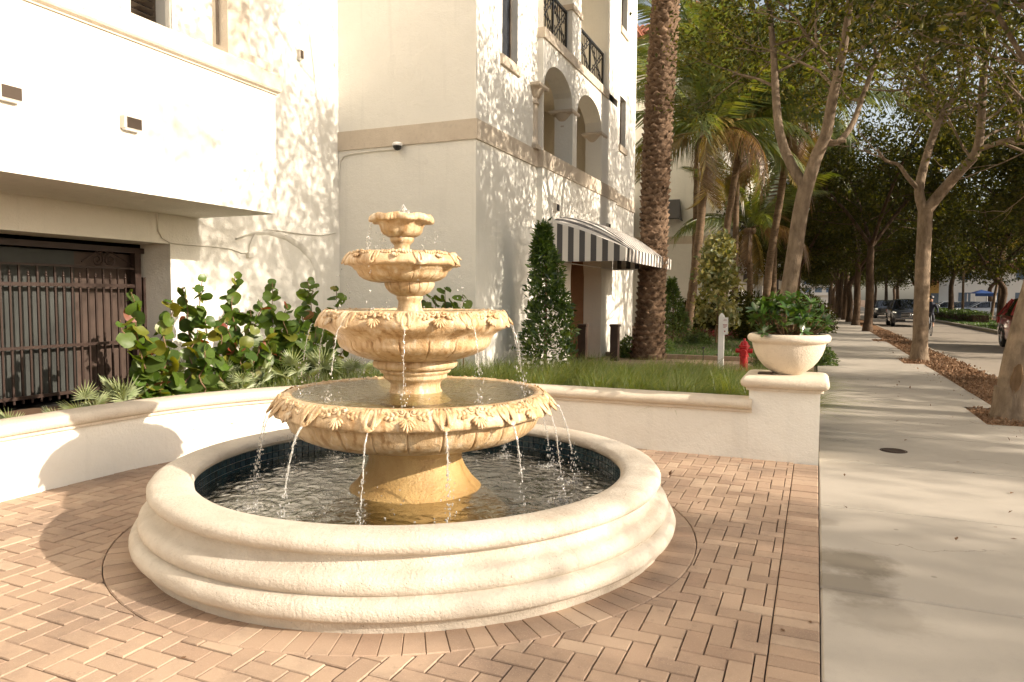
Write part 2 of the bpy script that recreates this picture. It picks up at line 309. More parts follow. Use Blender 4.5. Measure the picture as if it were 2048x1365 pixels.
# ------------------------------------------------------------------ mesh helpers
ORG = {}
def org(o): return ORG.get(o.name, (0, 0, 0)) if o else (0, 0, 0)
def tag(o, label=None, cat=None, group=None, kind=None):
    if label: o['label'] = label
    if cat: o['category'] = cat
    if group: o['group'] = group
    if kind: o['kind'] = kind
    return o
def thing(name, loc, label=None, cat=None, group=None, kind=None):
    o = bpy.data.objects.new(name, None); col.objects.link(o); o.location = loc; o.empty_display_size = .2
    ORG[o.name] = tuple(loc); return tag(o, label, cat, group, kind)
def link(name, me, parent=None, smooth=None, local=False):
    o = bpy.data.objects.new(name, me); col.objects.link(o)
    if parent:
        o.parent = parent; ORG[o.name] = org(parent)
    return o
class MB:
    def __init__(s): s.v = []; s.f = []; s.m = []
    def add(s, vs, fs, mi=0):
        b = len(s.v); s.v += [tuple(map(float, p)) for p in vs]; s.f += [tuple(b+i for i in f) for f in fs]; s.m += [mi]*len(fs); return s
    def quad(s, *p, mi=0): return s.add(p, [tuple(range(len(p)))], mi)
    def box(s, x0, x1, y0, y1, z0, z1, mi=0):
        return s.add([(x0, y0, z0), (x1, y0, z0), (x1, y1, z0), (x0, y1, z0), (x0, y0, z1), (x1, y0, z1), (x1, y1, z1), (x0, y1, z1)],
                     [(0, 3, 2, 1), (4, 5, 6, 7), (0, 1, 5, 4), (1, 2, 6, 5), (2, 3, 7, 6), (3, 0, 4, 7)], mi)
    def cbox(s, x0, x1, y0, y1, z0, z1, c=.01, mi=0):        # box with chamfered edges
        pr = [(c, z0), (0, z0+c), (0, z1-c), (c, z1)]; return s.moulded(x0, x1, y0, y1, pr, mi, inset=True)
    def moulded(s, x0, x1, y0, y1, prof, mi=0, inset=False, rc=0.):   # stacked rectangle loops (offset outwards, z)
        vs, fs = [], []
        for (o, z) in prof:
            if inset: o = -o
            a = [(x0-o, y0-o), (x1+o, y0-o), (x1+o, y1+o), (x0-o, y1+o)]
            if rc:
                q = []; rr = rc
                for (cx, cy, a0) in ((x0-o+rr, y0-o+rr, 180), (x1+o-rr, y0-o+rr, 270), (x1+o-rr, y1+o-rr, 0), (x0-o+rr, y1+o-rr, 90)):
                    q += [(cx+rr*math.cos(R(a0+k*30)), cy+rr*math.sin(R(a0+k*30))) for k in range(4)]
                a = q
            vs += [(x, y, z) for x, y in a]
        n = len(vs)//len(prof)
        for i in range(len(prof)-1):
            for j in range(n):
                k = (j+1) % n; fs.append((i*n+j, i*n+k, (i+1)*n+k, (i+1)*n+j))
        fs.append(tuple(range(n-1, -1, -1))); fs.append(tuple((len(prof)-1)*n+j for j in range(n)))
        return s.add(vs, fs, mi)
    def tube(s, pts, rad, n=8, mi=0, cap=True):
        P = [Vector(p) for p in pts]; rad = rad if hasattr(rad, '__len__') else [rad]*len(P)
        vs, fs = [], []; u = None
        for i, p in enumerate(P):
            d = (P[min(i+1, len(P)-1)]-P[max(i-1, 0)]).normalized()
            if u is None: u = d.orthogonal().normalized()
            else:
                u = u-d*u.dot(d)
                u = u.normalized() if u.length > 1e-6 else d.orthogonal().normalized()
            w_ = d.cross(u)
            for k in range(n):
                a = 2*math.pi*k/n; vs.append(p+(u*math.cos(a)+w_*math.sin(a))*rad[i])
        for i in range(len(P)-1):
            for k in range(n): fs.append((i*n+k, i*n+(k+1) % n, (i+1)*n+(k+1) % n, (i+1)*n+k))
        if cap: fs.append(tuple(range(n-1, -1, -1))); fs.append(tuple((len(P)-1)*n+k for k in range(n)))
        return s.add(vs, fs, mi)
    def lathe(s, prof, c=(0, 0), n=64, a0=0., a1=360., mi=0, fr=None, cap=False):
        full = abs(a1-a0) >= 359.9; m = n if full else n+1; vs, fs = [], []
        for i, (r, z) in enumerate(prof):
            for k in range(m):
                a = R(a0+(a1-a0)*k/n)
                rr, zz = fr(r, z, a, i) if fr else (r, z)
                vs.append((c[0]+rr*math.cos(a), c[1]+rr*math.sin(a), zz))
        for i in range(len(prof)-1):
            for k in range(n):
                k2 = (k+1) % m; fs.append((i*m+k, i*m+k2, (i+1)*m+k2, (i+1)*m+k))
        if cap and not full:
            fs.append(tuple(i*m for i in range(len(prof)))); fs.append(tuple(i*m+m-1 for i in range(len(prof)-1, -1, -1)))
        return s.add(vs, fs, mi)
    def ell(s, c, r, mtx=None, nu=8, nv=5, mi=0):            # ellipsoid
        vs, fs = [], []
        for j in range(nv+1):
            t_ = math.pi*j/nv
            for i in range(nu):
                a = 2*math.pi*i/nu; p = Vector((r[0]*math.sin(t_)*math.cos(a), r[1]*math.sin(t_)*math.sin(a), r[2]*math.cos(t_)))
                if mtx is not None: p = mtx @ p
                vs.append(p+Vector(c))
        for j in range(nv):
            for i in range(nu): fs.append((j*nu+i, (j+1)*nu+i, (j+1)*nu+(i+1) % nu, j*nu+(i+1) % nu))
        return s.add(vs, fs, mi)
    def sweep(s, path, prof, mi=0, cap=True):                # path [(x,y,nx,ny)], prof [(outward offset, z)] closed
        n = len(prof); vs = []; fs = []
        for (x, y, nx, ny) in path:
            for (o, z) in prof: vs.append((x+nx*o, y+ny*o, z))
        for i in range(len(path)-1):
            for k in range(n): fs.append((i*n+k, (i+1)*n+k, (i+1)*n+(k+1) % n, i*n+(k+1) % n))
        if cap: fs.append(tuple(range(n))); fs.append(tuple((len(path)-1)*n+k for k in range(n-1, -1, -1)))
        return s.add(vs, fs, mi)
    def mesh(s, name, mats, smooth=None, off=(0, 0, 0), fix=True):
        me = bpy.data.meshes.new(name)
        me.from_pydata([(x-off[0], y-off[1], z-off[2]) for x, y, z in s.v], [], s.f)
        for k in ([mats] if isinstance(mats, str) else mats): me.materials.append(MATS[k])
        if any(s.m): me.polygons.foreach_set('material_index', s.m)
        if fix:
            import bmesh
            bm = bmesh.new(); bm.from_mesh(me); bmesh.ops.recalc_face_normals(bm, faces=bm.faces); bm.to_mesh(me); bm.free()
        if smooth is not None:
            me.shade_smooth()
            if smooth < 180: me.set_sharp_from_angle(angle=R(smooth))
        me.update(); return me
    def build(s, name, mats, parent=None, smooth=None, kind=None, label=None, fix=True):
        o = link(name, s.mesh(name, mats, smooth, org(parent), fix), parent)
        return tag(o, label, kind=kind)
def part(name, me, parent, loc=(0, 0, 0), rot=(0, 0, 0), sc=(1, 1, 1)):     # shared mesh, loc in world
    o = bpy.data.objects.new(name, me); col.objects.link(o); o.parent = parent; q = org(parent)
    o.location = (loc[0]-q[0], loc[1]-q[1], loc[2]-q[2]); o.rotation_euler = rot; o.scale = sc; return o
def fill(name, V, Fc, mats, parent=None, mi=None, smooth=False, kind=None, local=False):  # numpy arrays
    me = bpy.data.meshes.new(name); q = (0, 0, 0) if local else org(parent)
    me.from_pydata((np.asarray(V)-np.array(q)).tolist(), [], Fc if isinstance(Fc, list) else Fc.tolist())
    for k in ([mats] if isinstance(mats, str) else mats): me.materials.append(MATS[k])
    if mi is not None: me.polygons.foreach_set('material_index', np.asarray(mi, np.int32))
    if smooth: me.shade_smooth()
    me.update()
    if name is None: return me
    return tag(link(name, me, parent), kind=kind)
def unit(v): return v/np.maximum(np.linalg.norm(v, axis=-1, keepdims=True), 1e-9)
def leaf_geo(C, size, rg, aspect=.45, up=.5, fold=.18, dirs=None, droop=0.):
    n = len(C); d = unit(rg.normal(size=(n, 3))+(0 if dirs is None else dirs)); d[:, 2] -= droop; d = unit(d)
    nn = rg.normal(size=(n, 3)); nn[:, 2] += up*2; nn = unit(nn-d*np.sum(nn*d, 1, keepdims=True)); s = np.cross(d, nn)
    L = (size if np.ndim(size) else np.full(n, size))[:, None]; W = L*aspect/2
    a = C; b = C+d*L*.45+s*W+nn*W*fold; e = C+d*L-nn*L*.08; f = C+d*L*.45-s*W+nn*W*fold
    V = np.stack([a, b, e, f], 1).reshape(-1, 3); Fc = np.arange(4*n).reshape(n, 4); return V, Fc
# ================================================================== SETTING: ground, road, pavements
FC = np.array([-2.472, 4.145])                 # fountain axis
def sheet(name, x0, x1, y0, y1, z, m, kind='structure', n=1):
    b = MB(); b.quad((x0, y0, z), (x1, y0, z), (x1, y1, z), (x0, y1, z)); return b.build(name, m, kind=kind)
g = sheet('ground', -700, 700, -300, 1400, -.16, 'soil')
road = sheet('road', 3.42, 8.05, -60, 420, -.10, 'asphalt')
road2 = sheet('car_park', 13.5, 60, 8, 260, -.085, 'asphalt')
# kerbs
b = MB(); b.cbox(3.30, 3.42, -40, 330, -.15, -.02, .02); b.build('kerb', 'kerb', kind='structure')
b = MB()
b.cbox(8.05, 8.25, -40, 330, -.15, .05, .03); b.build('median_kerb', 'kerb', kind='structure')
# mulch strip between pavement and road
def rough_sheet(name, x0, x1, y0, y1, z, amp, nx, ny, m, edge=0.0):
    xs = np.linspace(x0, x1, nx); ys = np.linspace(y0, y1, ny); V = []
    for y in ys:
        for x in xs: V.append((x, y, z+amp*(mnoise.noise((x*1.3, y*1.3, 0))+.4*mnoise.noise((x*6, y*6, 3)))))
    Fc = [(j*nx+i, j*nx+i+1, (j+1)*nx+i+1, (j+1)*nx+i) for j in range(ny-1) for i in range(nx-1)]
    return tag(fill(name, V, Fc, m, smooth=True), kind='structure')
mul = rough_sheet('mulch_bed', 1.95, 3.33, -6, 60, -.025, .012, 10, 240, 'mulch_chip')
NOTCH = [(10.25, 11.78), (19.2, 21.0), (29.0, 30.5)]
def chips(n, y0, y1, x0=1.99, x1=3.55, s=.035):
    C = np.stack([rng.uniform(x0, x1, n), y0+(y1-y0)*rng.random(n)**1.5, np.zeros(n)], 1)
    C[:, 2] = np.where(C[:, 0] > 3.3, -.085, -.012)+rng.uniform(0, .018, n)
    inn = np.zeros(n, bool)
    for (a, e) in NOTCH: inn |= (C[:, 1] > a) & (C[:, 1] < e)
    keep = ((C[:, 0] < 3.3) | (rng.random(n) < .18)) & ((C[:, 0] > 2.37) | inn | (rng.random(n) < .01))
    C[:, 2] += np.where((C[:, 0] < 2.37) & ~inn, .018, 0)
    C = C[keep]; V, Fc = leaf_geo(C, rng.uniform(.5, 1.4, len(C))*s, rng, .5, 1.6, .1); return V, Fc
V1, F1 = chips(26000, 8.5, 16); V2, F2 = chips(14000, 16, 40, s=.06)
tag(fill('wood_chips', np.vstack([V1, V2]), np.vstack([F1, F2+len(V1)]), 'mulch_chip'), 'loose brown wood chips between the pavement and the road', 'wood chips', kind='stuff')

# concrete pavement: one slab object each
side = thing('sidewalk', (0, 0, 0), kind='structure')
SX0, SX1, SJ = .0645, 2.38, 1.628
def slab_mesh(notch=None):
    b = MB(); g_ = .0065; c = .011
    y0, y1 = g_, SJ-g_
    if notch is None: P = [(SX0, y0), (SX1, y0), (SX1, y1), (SX0, y1)]
    else:
        a, e, dx = notch; P = [(SX0, y0)]
        if a <= y0: P += [(SX1-dx, y0)]
        else: P += [(SX1, y0), (SX1, a), (SX1-dx, a)]
        if e >= y1: P += [(SX1-dx, y1)]
        else: P += [(SX1-dx, e), (SX1, e), (SX1, y1)]
        P += [(SX0, y1)]
    n = len(P); cx = sum(p[0] for p in P)/n; cy = sum(p[1] for p in P)/n
    b.v += [(x, y, -.10) for x, y in P]+[(x, y, -c) for x, y in P]+[(x+(c if x < cx else -c)*(1), y+(c if y < cy else -c), 0) for x, y in P]
    for i in range(n):
        k = (i+1) % n; b.f += [(i, k, n+k, n+i), (n+i, n+k, 2*n+k, 2*n+i)]
    b.f.append(tuple(2*n+i for i in range(n))); b.m += [0]*len(b.f)
    return b.mesh('slab', 'concrete', fix=False)
full_slab = slab_mesh(); SY = 4.038
k = -4
while SY+k*SJ < 75:
    y = SY+k*SJ; me = full_slab
    for (a, e) in NOTCH:
        if a < y+SJ and e > y: me = slab_mesh((a-y, e-y, .40))
    part('slab', me, side, (0, y, rng.uniform(-.002, .002))); k += 1
b = MB(); b.quad((SX0, SY+k*SJ, -.002), (SX1, SY+k*SJ, -.002), (SX1, 420, -.002), (SX0, 420, -.002)); b.build('far_surface', 'concrete', side)
b = MB(); b.quad((SX0-.4, -3, -.03), (SX1-.42, -3, -.03), (SX1-.42, 75, -.03), (SX0-.4, 75, -.03)); b.build('bedding', 'joint_sand', side)

# brick paving: herringbone field, soldier course, ring round the fountain
plaza = thing('brick_plaza', (0, 0, 0), kind='structure')
BW = .1016; JG = .0030; RING0, RING1 = 1.645, 1.855; SOLD0, SOLD1 = -.146, .062
def clip(P, nx, ny, d):                         # keep nx*x+ny*y >= d
    o = []
    for i in range(len(P)):
        a, c_ = P[i], P[(i+1) % len(P)]; da = nx*a[0]+ny*a[1]-d; db = nx*c_[0]+ny*c_[1]-d
        if da >= 0: o.append(a)
        if (da >= 0) != (db >= 0):
            t_ = da/(da-db); o.append((a[0]+(c_[0]-a[0])*t_, a[1]+(c_[1]-a[1])*t_))
    return o
def area(P): return abs(sum(P[i][0]*P[(i+1) % len(P)][1]-P[(i+1) % len(P)][0]*P[i][1] for i in range(len(P))))/2
def brick_poly(P):                              # chamfered prism, 12 to 30 triangles
    n = len(P); cx = sum(p[0] for p in P)/n; cy = sum(p[1] for p in P)/n; V = []
    def ins(p, d):
        l = math.hypot(p[0]-cx, p[1]-cy) or 1; return (p[0]-(p[0]-cx)/l*d, p[1]-(p[1]-cy)/l*d)
    V += [(x, y, -.03) for x, y in P]+[(x, y, -.005) for x, y in P]+[ins(p, .0065)+(0,) for p in P]
    Fs = [(i, (i+1) % n, n+(i+1) % n, n+i) for i in range(n)]+[(n+i, n+(i+1) % n, 2*n+(i+1) % n, 2*n+i) for i in range(n)]+[tuple(2*n+i for i in range(n))]
    return V, Fs
bricks = []                                     # (centre, polygon relative, key)
Y0, Y1 = -.9, 7.06
nx0, nx1 = int(-5.6/BW)-3, 3
for n_ in range(int(Y0/BW)-2, int(Y1/BW)+2):
    for m_ in range(-30, 12):
        for kind in 'HV':
            if kind == 'H': x0 = (n_+4*m_)*BW; y0 = n_*BW; ww, hh = 2*BW, BW
            else: x0 = (n_+2+4*m_)*BW; y0 = (n_-1)*BW; ww, hh = BW, 2*BW
            x0 += SOLD0-.05
            if x0 > SOLD0 or x0+ww < -5.5 or y0 > Y1 or y0+hh < Y0: continue
            P = [(x0+JG, y0+JG), (x0+ww-JG, y0+JG), (x0+ww-JG, y0+hh-JG), (x0+JG, y0+hh-JG)]
            cx, cy = x0+ww/2, y0+hh/2; key = kind
            if x0+ww > SOLD0-JG: P = clip(P, -1, 0, -(SOLD0-JG)); key = None
            dx, dy = cx-FC[0], cy-FC[1]; rr = math.hypot(dx, dy)
            if rr < RING1+.14:
                if rr < RING1-.12: continue
                ux, uy = dx/rr, dy/rr; d = ux*FC[0]+uy*FC[1]+RING1+.004
                if min(ux*p[0]+uy*p[1] for p in P) < d: P = clip(P, ux, uy, d); key = None
            # rounded corner of the garden wall
            if cx < -2.5 and cy > 4.1 and math.hypot(cx+2.5, cy-4.1) > 3.05: continue
            if len(P) < 3 or area(P) < .0008: continue
            bricks.append((cx, cy, P, key, rng.normal(0, .0012)))
for k in range(int((Y1-Y0)/BW)):               # soldier course along the pavement
    y0 = Y0+k*BW; P = [(SOLD0+JG, y0+JG), (SOLD1-JG, y0+JG), (SOLD1-JG, y0+BW-JG), (SOLD0+JG, y0+BW-JG)]
    bricks.append(((SOLD0+SOLD1)/2, y0+BW/2, P, 'S', rng.normal(0, .0012)))
NR = 112
for k in range(NR):
    a0 = 2*math.pi*(k+.012)/NR; a1 = 2*math.pi*(k+.988)/NR; cc = [(math.cos(a0), math.sin(a0)), (math.cos(a1), math.sin(a1))]
    P = [(FC[0]+RING0*cc[0][0], FC[1]+RING0*cc[0][1]), (FC[0]+RING1*cc[0][0], FC[1]+RING1*cc[0][1]), (FC[0]+RING1*cc[1][0], FC[1]+RING1*cc[1][1]), (FC[0]+RING0*cc[1][0], FC[1]+RING0*cc[1][1])]
    am = (a0+a1)/2; bricks.append((FC[0]+1.75*math.cos(am), FC[1]+1.75*math.sin(am), P, 'R%d' % k, rng.normal(0, .001)))
def seen_area(bk):
    q = [proj((x, y, 0)) for x, y in bk[2]]
    if any(z < .3 or x < 0 or x > 2048 or y < 0 or y > 1365 for x, y, z in q): return 0
    cx, cy = bk[0], bk[1]; d = np.array([cx, cy])
    # hidden behind the pool wall?
    t_ = np.dot(FC, d)/np.dot(d, d)
    if t_ < 1 and np.linalg.norm(FC-d*t_) < 1.62 and np.linalg.norm(d) > np.linalg.norm(FC): return 0
    return area([(x, y) for x, y, z in q])
bricks.sort(key=seen_area, reverse=True)
cache = {}
for (cx, cy, P, key, dz) in bricks[:300]:
    kk = key if key in ('H', 'V', 'S') else None
    if kk and kk in cache: me = cache[kk]
    else:
        V, Fs = brick_poly([(x-cx, y-cy) for x, y in P]); me = bpy.data.meshes.new('brick'); me.from_pydata(V, [], Fs); me.materials.append(MATS['paver']); me.update()
        if kk: cache[kk] = me
    part('brick', me, plaza, (cx, cy, dz), (rng.normal(0, .004), rng.normal(0, .004), 0))
VV, FF = [], []
for (cx, cy, P, key, dz) in bricks[300:]:
    V, Fs = brick_poly(P); o_ = len(VV); VV += [(x, y, z+dz) for x, y, z in V]; FF += [tuple(i+o_ for i in f) for f in Fs]
fill('smaller_bricks', VV, FF, 'paver', plaza, kind='stuff')
b = MB(); b.quad((-5.6, Y0, -.017), (SOLD1+.003, Y0, -.017), (SOLD1+.003, 7.1, -.017), (-5.6, 7.1, -.017)); b.build('joint_sand', 'joint_sand', plaza)
b = MB(); b.quad((-9, -8, -.02), (SOLD1, -8, -.02), (SOLD1, Y0, -.02), (-9, Y0, -.02)); b.build('far_paving', 'paver', plaza)

# drain cover on the pavement
dc = thing('drain_cover', (.76, 8.03, 0), 'small round rusty iron cover set in the concrete pavement', 'drain cover')
b = MB(); b.lathe([(0, .004), (.085, .004), (.095, .007), (.105, .004), (.108, -.01)], (.76, 8.03), 32); b.build('lid', 'iron_cover', dc, 30)
b = MB(); b.lathe([(.108, .002), (.125, .003), (.127, -.01)], (.76, 8.03), 32); b.build('frame', 'iron_cover', dc, 30)
# dry leaves on paving
n = 95; C = np.stack([rng.uniform(-4.5, 2.2, n), rng.uniform(2.0, 15, n), np.full(n, .006)], 1)
C = C[np.hypot(C[:, 0]-FC[0], C[:, 1]-FC[1]) > 1.9]; C = C[~((C[:, 0] < .1) & (C[:, 1] > 7))]
V, Fc = leaf_geo(C, rng.uniform(.03, .06, len(C)), rng, .5, 3., .3); V[:, 2] = np.maximum(V[:, 2], .004)
tag(fill('dry_leaves', V, Fc, 'dry_leaf'), 'scattered dry brown leaves on the paving and pavement', 'dry leaves', kind='stuff')

# ================================================================== garden wall, pier, planter
WC, WR = (-2.5, 4.1), 2.95
path = [(-5.45, -6, 1, 0), (-5.45, 4.1, 1, 0)]
path += [(WC[0]+WR*math.cos(a), WC[1]+WR*math.sin(a), -math.cos(a), -math.sin(a)) for a in [R(180-k*90/40) for k in range(1, 41)]]
path += [(-.56, 7.05, 0, -1)]
gw = thing('garden_wall', (-2.5, 7.05, 0), 'low white stucco garden wall with rounded stone coping, curving behind the fountain', 'garden wall')
b = MB(); b.sweep(path, [(0, -.1), (0, .45), (-.20, .45), (-.20, -.1)]); b.build('wall_body', 'stucco', gw, 35)
cop = [(-.005, .44), (.028, .448), (.034, .462), (.030, .474), (.052, .482), (.066, .50), (.070, .522), (.064, .545), (.048, .562), (.02, .572), (-.10, .577), (-.22, .572), (-.25, .56), (-.26, .53), (-.25, .49), (-.23, .44)]
p2 = path[:-1]+[(-.53, 7.05, 0, -1)]
b = MB(); b.sweep(p2, cop); b.build('coping', 'coral_stone', gw, 50)
pier = MB(); pier.box(-.56, .06, 7.048, 7.66, -.1, .665); po = pier.build('pier', 'stucco', gw)
b = MB(); b.moulded(-.56, .06, 7.048, 7.66, [(.004, .655), (.025, .658), (.03, .672), (.028, .682), (.05, .690), (.068, .705), (.076, .728), (.074, .752), (.06, .775), (.04, .788), (.02, .793)], rc=.03)
b.build('pier_cap', 'coral_stone', po, 40)
b = MB(); b.cbox(-.50, -.36, 7.22, 7.32, .793, .812, .006); tag(b.build('ledge_plate', 'lamp_bronze', po, 30))

pl = thing('planter_bowl', (-.235, 7.37, .793), 'round cast stone planter bowl standing on the wall pier', 'planter')
PR = [(.0, .793), (.115, .793), (.125, .80), (.165, .825), (.225, .872), (.272, .93), (.305, .99), (.325, 1.05), (.334, 1.09), (.338, 1.10), (.36, 1.108), (.374, 1.125), (.379, 1.145), (.374, 1.165), (.36, 1.18), (.345, 1.186), (.325, 1.18), (.318, 1.15)]
b = MB(); b.lathe(PR, (-.235, 7.37), 72); b.build('bowl', 'coral_stone', pl, 60)
b = MB(); b.lathe([(0, 1.155), (.32, 1.15)], (-.235, 7.37), 40); b.build('soil', 'soil', pl)
sh = thing('planter_shrub', (-.235, 7.37, 1.15), 'glossy dark green leafy shrub growing in the stone planter bowl', 'shrub')
def whorl_mesh(seed, nl=9, L=.10):
    rg = np.random.default_rng(seed); vs, fs = [], []
    for i in range(nl):
        a = i*2.4+rg.normal(0, .2); el = rg.uniform(-.1, .9); l = L*rg.uniform(.75, 1.15); wd = l*.36
        d = Vector((math.cos(a)*math.cos(el), math.sin(a)*math.cos(el), math.sin(el))); s = Vector((-math.sin(a), math.cos(a), 0)); nn = s.cross(d)*-1
        prof = [(0, .05), (.25, .6), (.55, 1.), (.82, .75), (1, .08)]; o = len(vs)
        for (t_, w_) in prof:
            c = d*l*t_-nn*l*.22*t_*t_*(-1 if nn.z < 0 else 1)
            vs += [c-s*wd*w_*.5+nn*wd*.1*w_, c, c+s*wd*w_*.5+nn*wd*.1*w_]
        for j in range(4):
            for q in (0, 1): fs.append((o+j*3+q, o+j*3+q+1, o+j*3+q+4, o+j*3+q+3))
    b = MB(); b.add(vs, fs); return b.mesh('leaf_whorl', 'planter_leaf', 180, fix=False)
WH = [whorl_mesh(i) for i in range(5)]
st = MB()
for i in range(96):
    while True:
        p = rng.uniform(-1, 1, 3); p[2] = abs(p[2])
        if .45 < np.linalg.norm(p) < 1: break
    q = (-.235+p[0]*.37, 7.37+p[1]*.37, 1.19+p[2]*.40)
    part('leaf_whorl', WH[i % 5], sh, q, (p[1]*-.7+rng.normal(0, .2), p[0]*.7+rng.normal(0, .2), rng.uniform(0, 6)), (rng.uniform(.8, 1.15),)*3)
    st.tube([(-.235+p[0]*.12, 7.37+p[1]*.12, 1.15), (-.235+p[0]*.28, 7.37+p[1]*.28, 1.17+p[2]*.14), q], [.006, .005, .003], 5)
st.build('stem', 'stem', sh)

# ================================================================== fountain
fo = thing('tiered_fountain', (FC[0], FC[1], 0), 'golden four tiered stone fountain with running water in a round pale stone pool', 'fountain')
c0 = (FC[0], FC[1])
ringp = [(1.655, -.02), (1.66, .045), (1.672, .058), (1.70, .064), (1.722, .085), (1.728, .115), (1.718, .145), (1.695, .163), (1.668, .168), (1.660, .172), (1.672, .182), (1.682, .205), (1.676, .235), (1.655, .258), (1.628, .268), (1.612, .272),
         (1.588, .285), (1.574, .305), (1.572, .325), (1.582, .334), (1.598, .338), (1.618, .348), (1.632, .368), (1.632, .392), (1.618, .412), (1.59, .424), (1.55, .429), (1.46, .427), (1.415, .420), (1.388, .405), (1.376, .382), (1.384, .362), (1.40, .358), (1.42, .355), (1.42, .0), (1.655, -.02)]
seams = [-76+45*k for k in range(8)]
rw = thing('pool_ring', (FC[0], FC[1], 0)); rw.parent = fo; rw.location = (0, 0, 0); ORG[rw.name] = org(fo)
def rough_ring(r, z, a, i):
    n_ = mnoise.noise((math.cos(a)*9, math.sin(a)*9, z*14)); return (r+.0022*n_, z+.0012*n_)
for sgn in seams:
    b = MB(); b.lathe(ringp, c0, 60, sgn+.02, sgn+44.98, fr=rough_ring, cap=True); b.build('stone_segment', 'cast_stone', rw, 50)
b = MB(); b.lathe([(1.648, -.02), (1.648, .04), (1.66, .16), (1.64, .2), (1.56, .3), (1.57, .33), (1.6, .36), (1.6, .40), (1.5, .42), (1.4, .40), (1.39, .38)], c0, 96); b.build('mortar_joint', 'cast_stone', rw, 60)
b = MB(); b.lathe([(1.418, .357), (1.402, .357), (1.402, .05), (1.3, .03), (0, .03)], c0, 96); b.build('pool_lining', 'grout', fo, 40)
b = MB(); b.lathe([(1.40, .034), (0, .034)], c0, 64); b.build('pool_floor', 'pool_floor', fo)
# mosaic tiles
TN, TH = 156, .0505
tb = MB(); hw = math.pi*1.402/TN-.0016; tb.add([(-.004, -hw, -.0235), (-.004, hw, -.0235), (-.004, hw, .0235), (-.004, -hw, .0235), (-.010, -hw+.002, -.0215), (-.010, hw-.002, -.0215), (-.010, hw-.002, .0215), (-.010, -hw+.002, .0215)],
               [(0, 4, 5, 1), (1, 5, 6, 2), (2, 6, 7, 3), (3, 7, 4, 0), (4, 7, 6, 5)])
tme = tb.mesh('tile', 'pool_tile')
tl = []
for k in range(TN):
    a = 2*math.pi*(k+.5)/TN; P = (FC[0]+1.406*math.cos(a), FC[1]+1.406*math.sin(a))
    face = math.cos(a)*(P[0])+math.sin(a)*(P[1])
    for r_ in range(4): tl.append((face, a, .355-.026-TH*r_, P))
tl.sort(key=lambda q: (-int(q[0] > 1.5 and q[2] > .2), -q[0]))
for (f_, a, z, P) in tl[:300]: part('tile', tme, fo, (P[0], P[1], z), (0, 0, a))
rest = MB()
for (f_, a, z, P) in tl[300:]:
    ca, sa = math.cos(a), math.sin(a)
    rest.add([(P[0]+ca*v.co.x-sa*v.co.y, P[1]+sa*v.co.x+ca*v.co.y, z+v.co.z) for v in tme.vertices], [tuple(p.vertices) for p in tme.polygons])
rest.build('further_tiles', 'pool_tile', fo, kind='stuff')

# bowls and stems: the stack leans a little
def notch(N, depth, zlo, zhi, ph=0.):
    def f_(r, z, a, i):
        if zlo <= z <= zhi:
            d = ((a/(2*math.pi)*N+ph) % 1.)-.5
            r -= depth*math.exp(-(d*44)**2)
        return r, z
    return f_
AX1, AX2, AX3 = (FC[0], FC[1]), (FC[0]-.045, FC[1]-.01), (FC[0]-.085, FC[1]-.02)
AXM = (FC[0]-.02, FC[1])
b = MB(); b.lathe([(.66, .03), (.60, .10), (.525, .165), (.455, .225), (.392, .285), (.340, .36), (.315, .42), (.312, .47), (.308, .49), (.318, .50), (.318, .525), (.308, .535), (.30, .56)], AX1, 96); b.build('pedestal', 'wet_stone', fo, 60)
NS1 = 14
big = [(.16, .80), (.60, .82), (.765, .85), (.795, .878), (.812, .892), (.842, .893), (.876, .880), (.900, .853), (.914, .818), (.919, .792), (.913, .775), (.90, .768), (.862, .764), (.848, .754), (.840, .735), (.832, .71), (.812, .668), (.775, .632), (.71, .602), (.62, .578), (.50, .560), (.38, .548), (.29, .543)]
def bigf(r, z, a, i):
    r2, z2 = notch(26, .011, .56, .75)(r, z, a, i)
    if i in (6, 7, 8, 9, 10):
        d = math.cos(a*NS1); r2 += .006*d; z2 -= .004*max(0, d)
    return r2, z2
b = MB(); b.lathe(big, AX1, 936, fr=bigf); bowl1 = b.build('lower_bowl', 'fountain_stone', fo, 60)
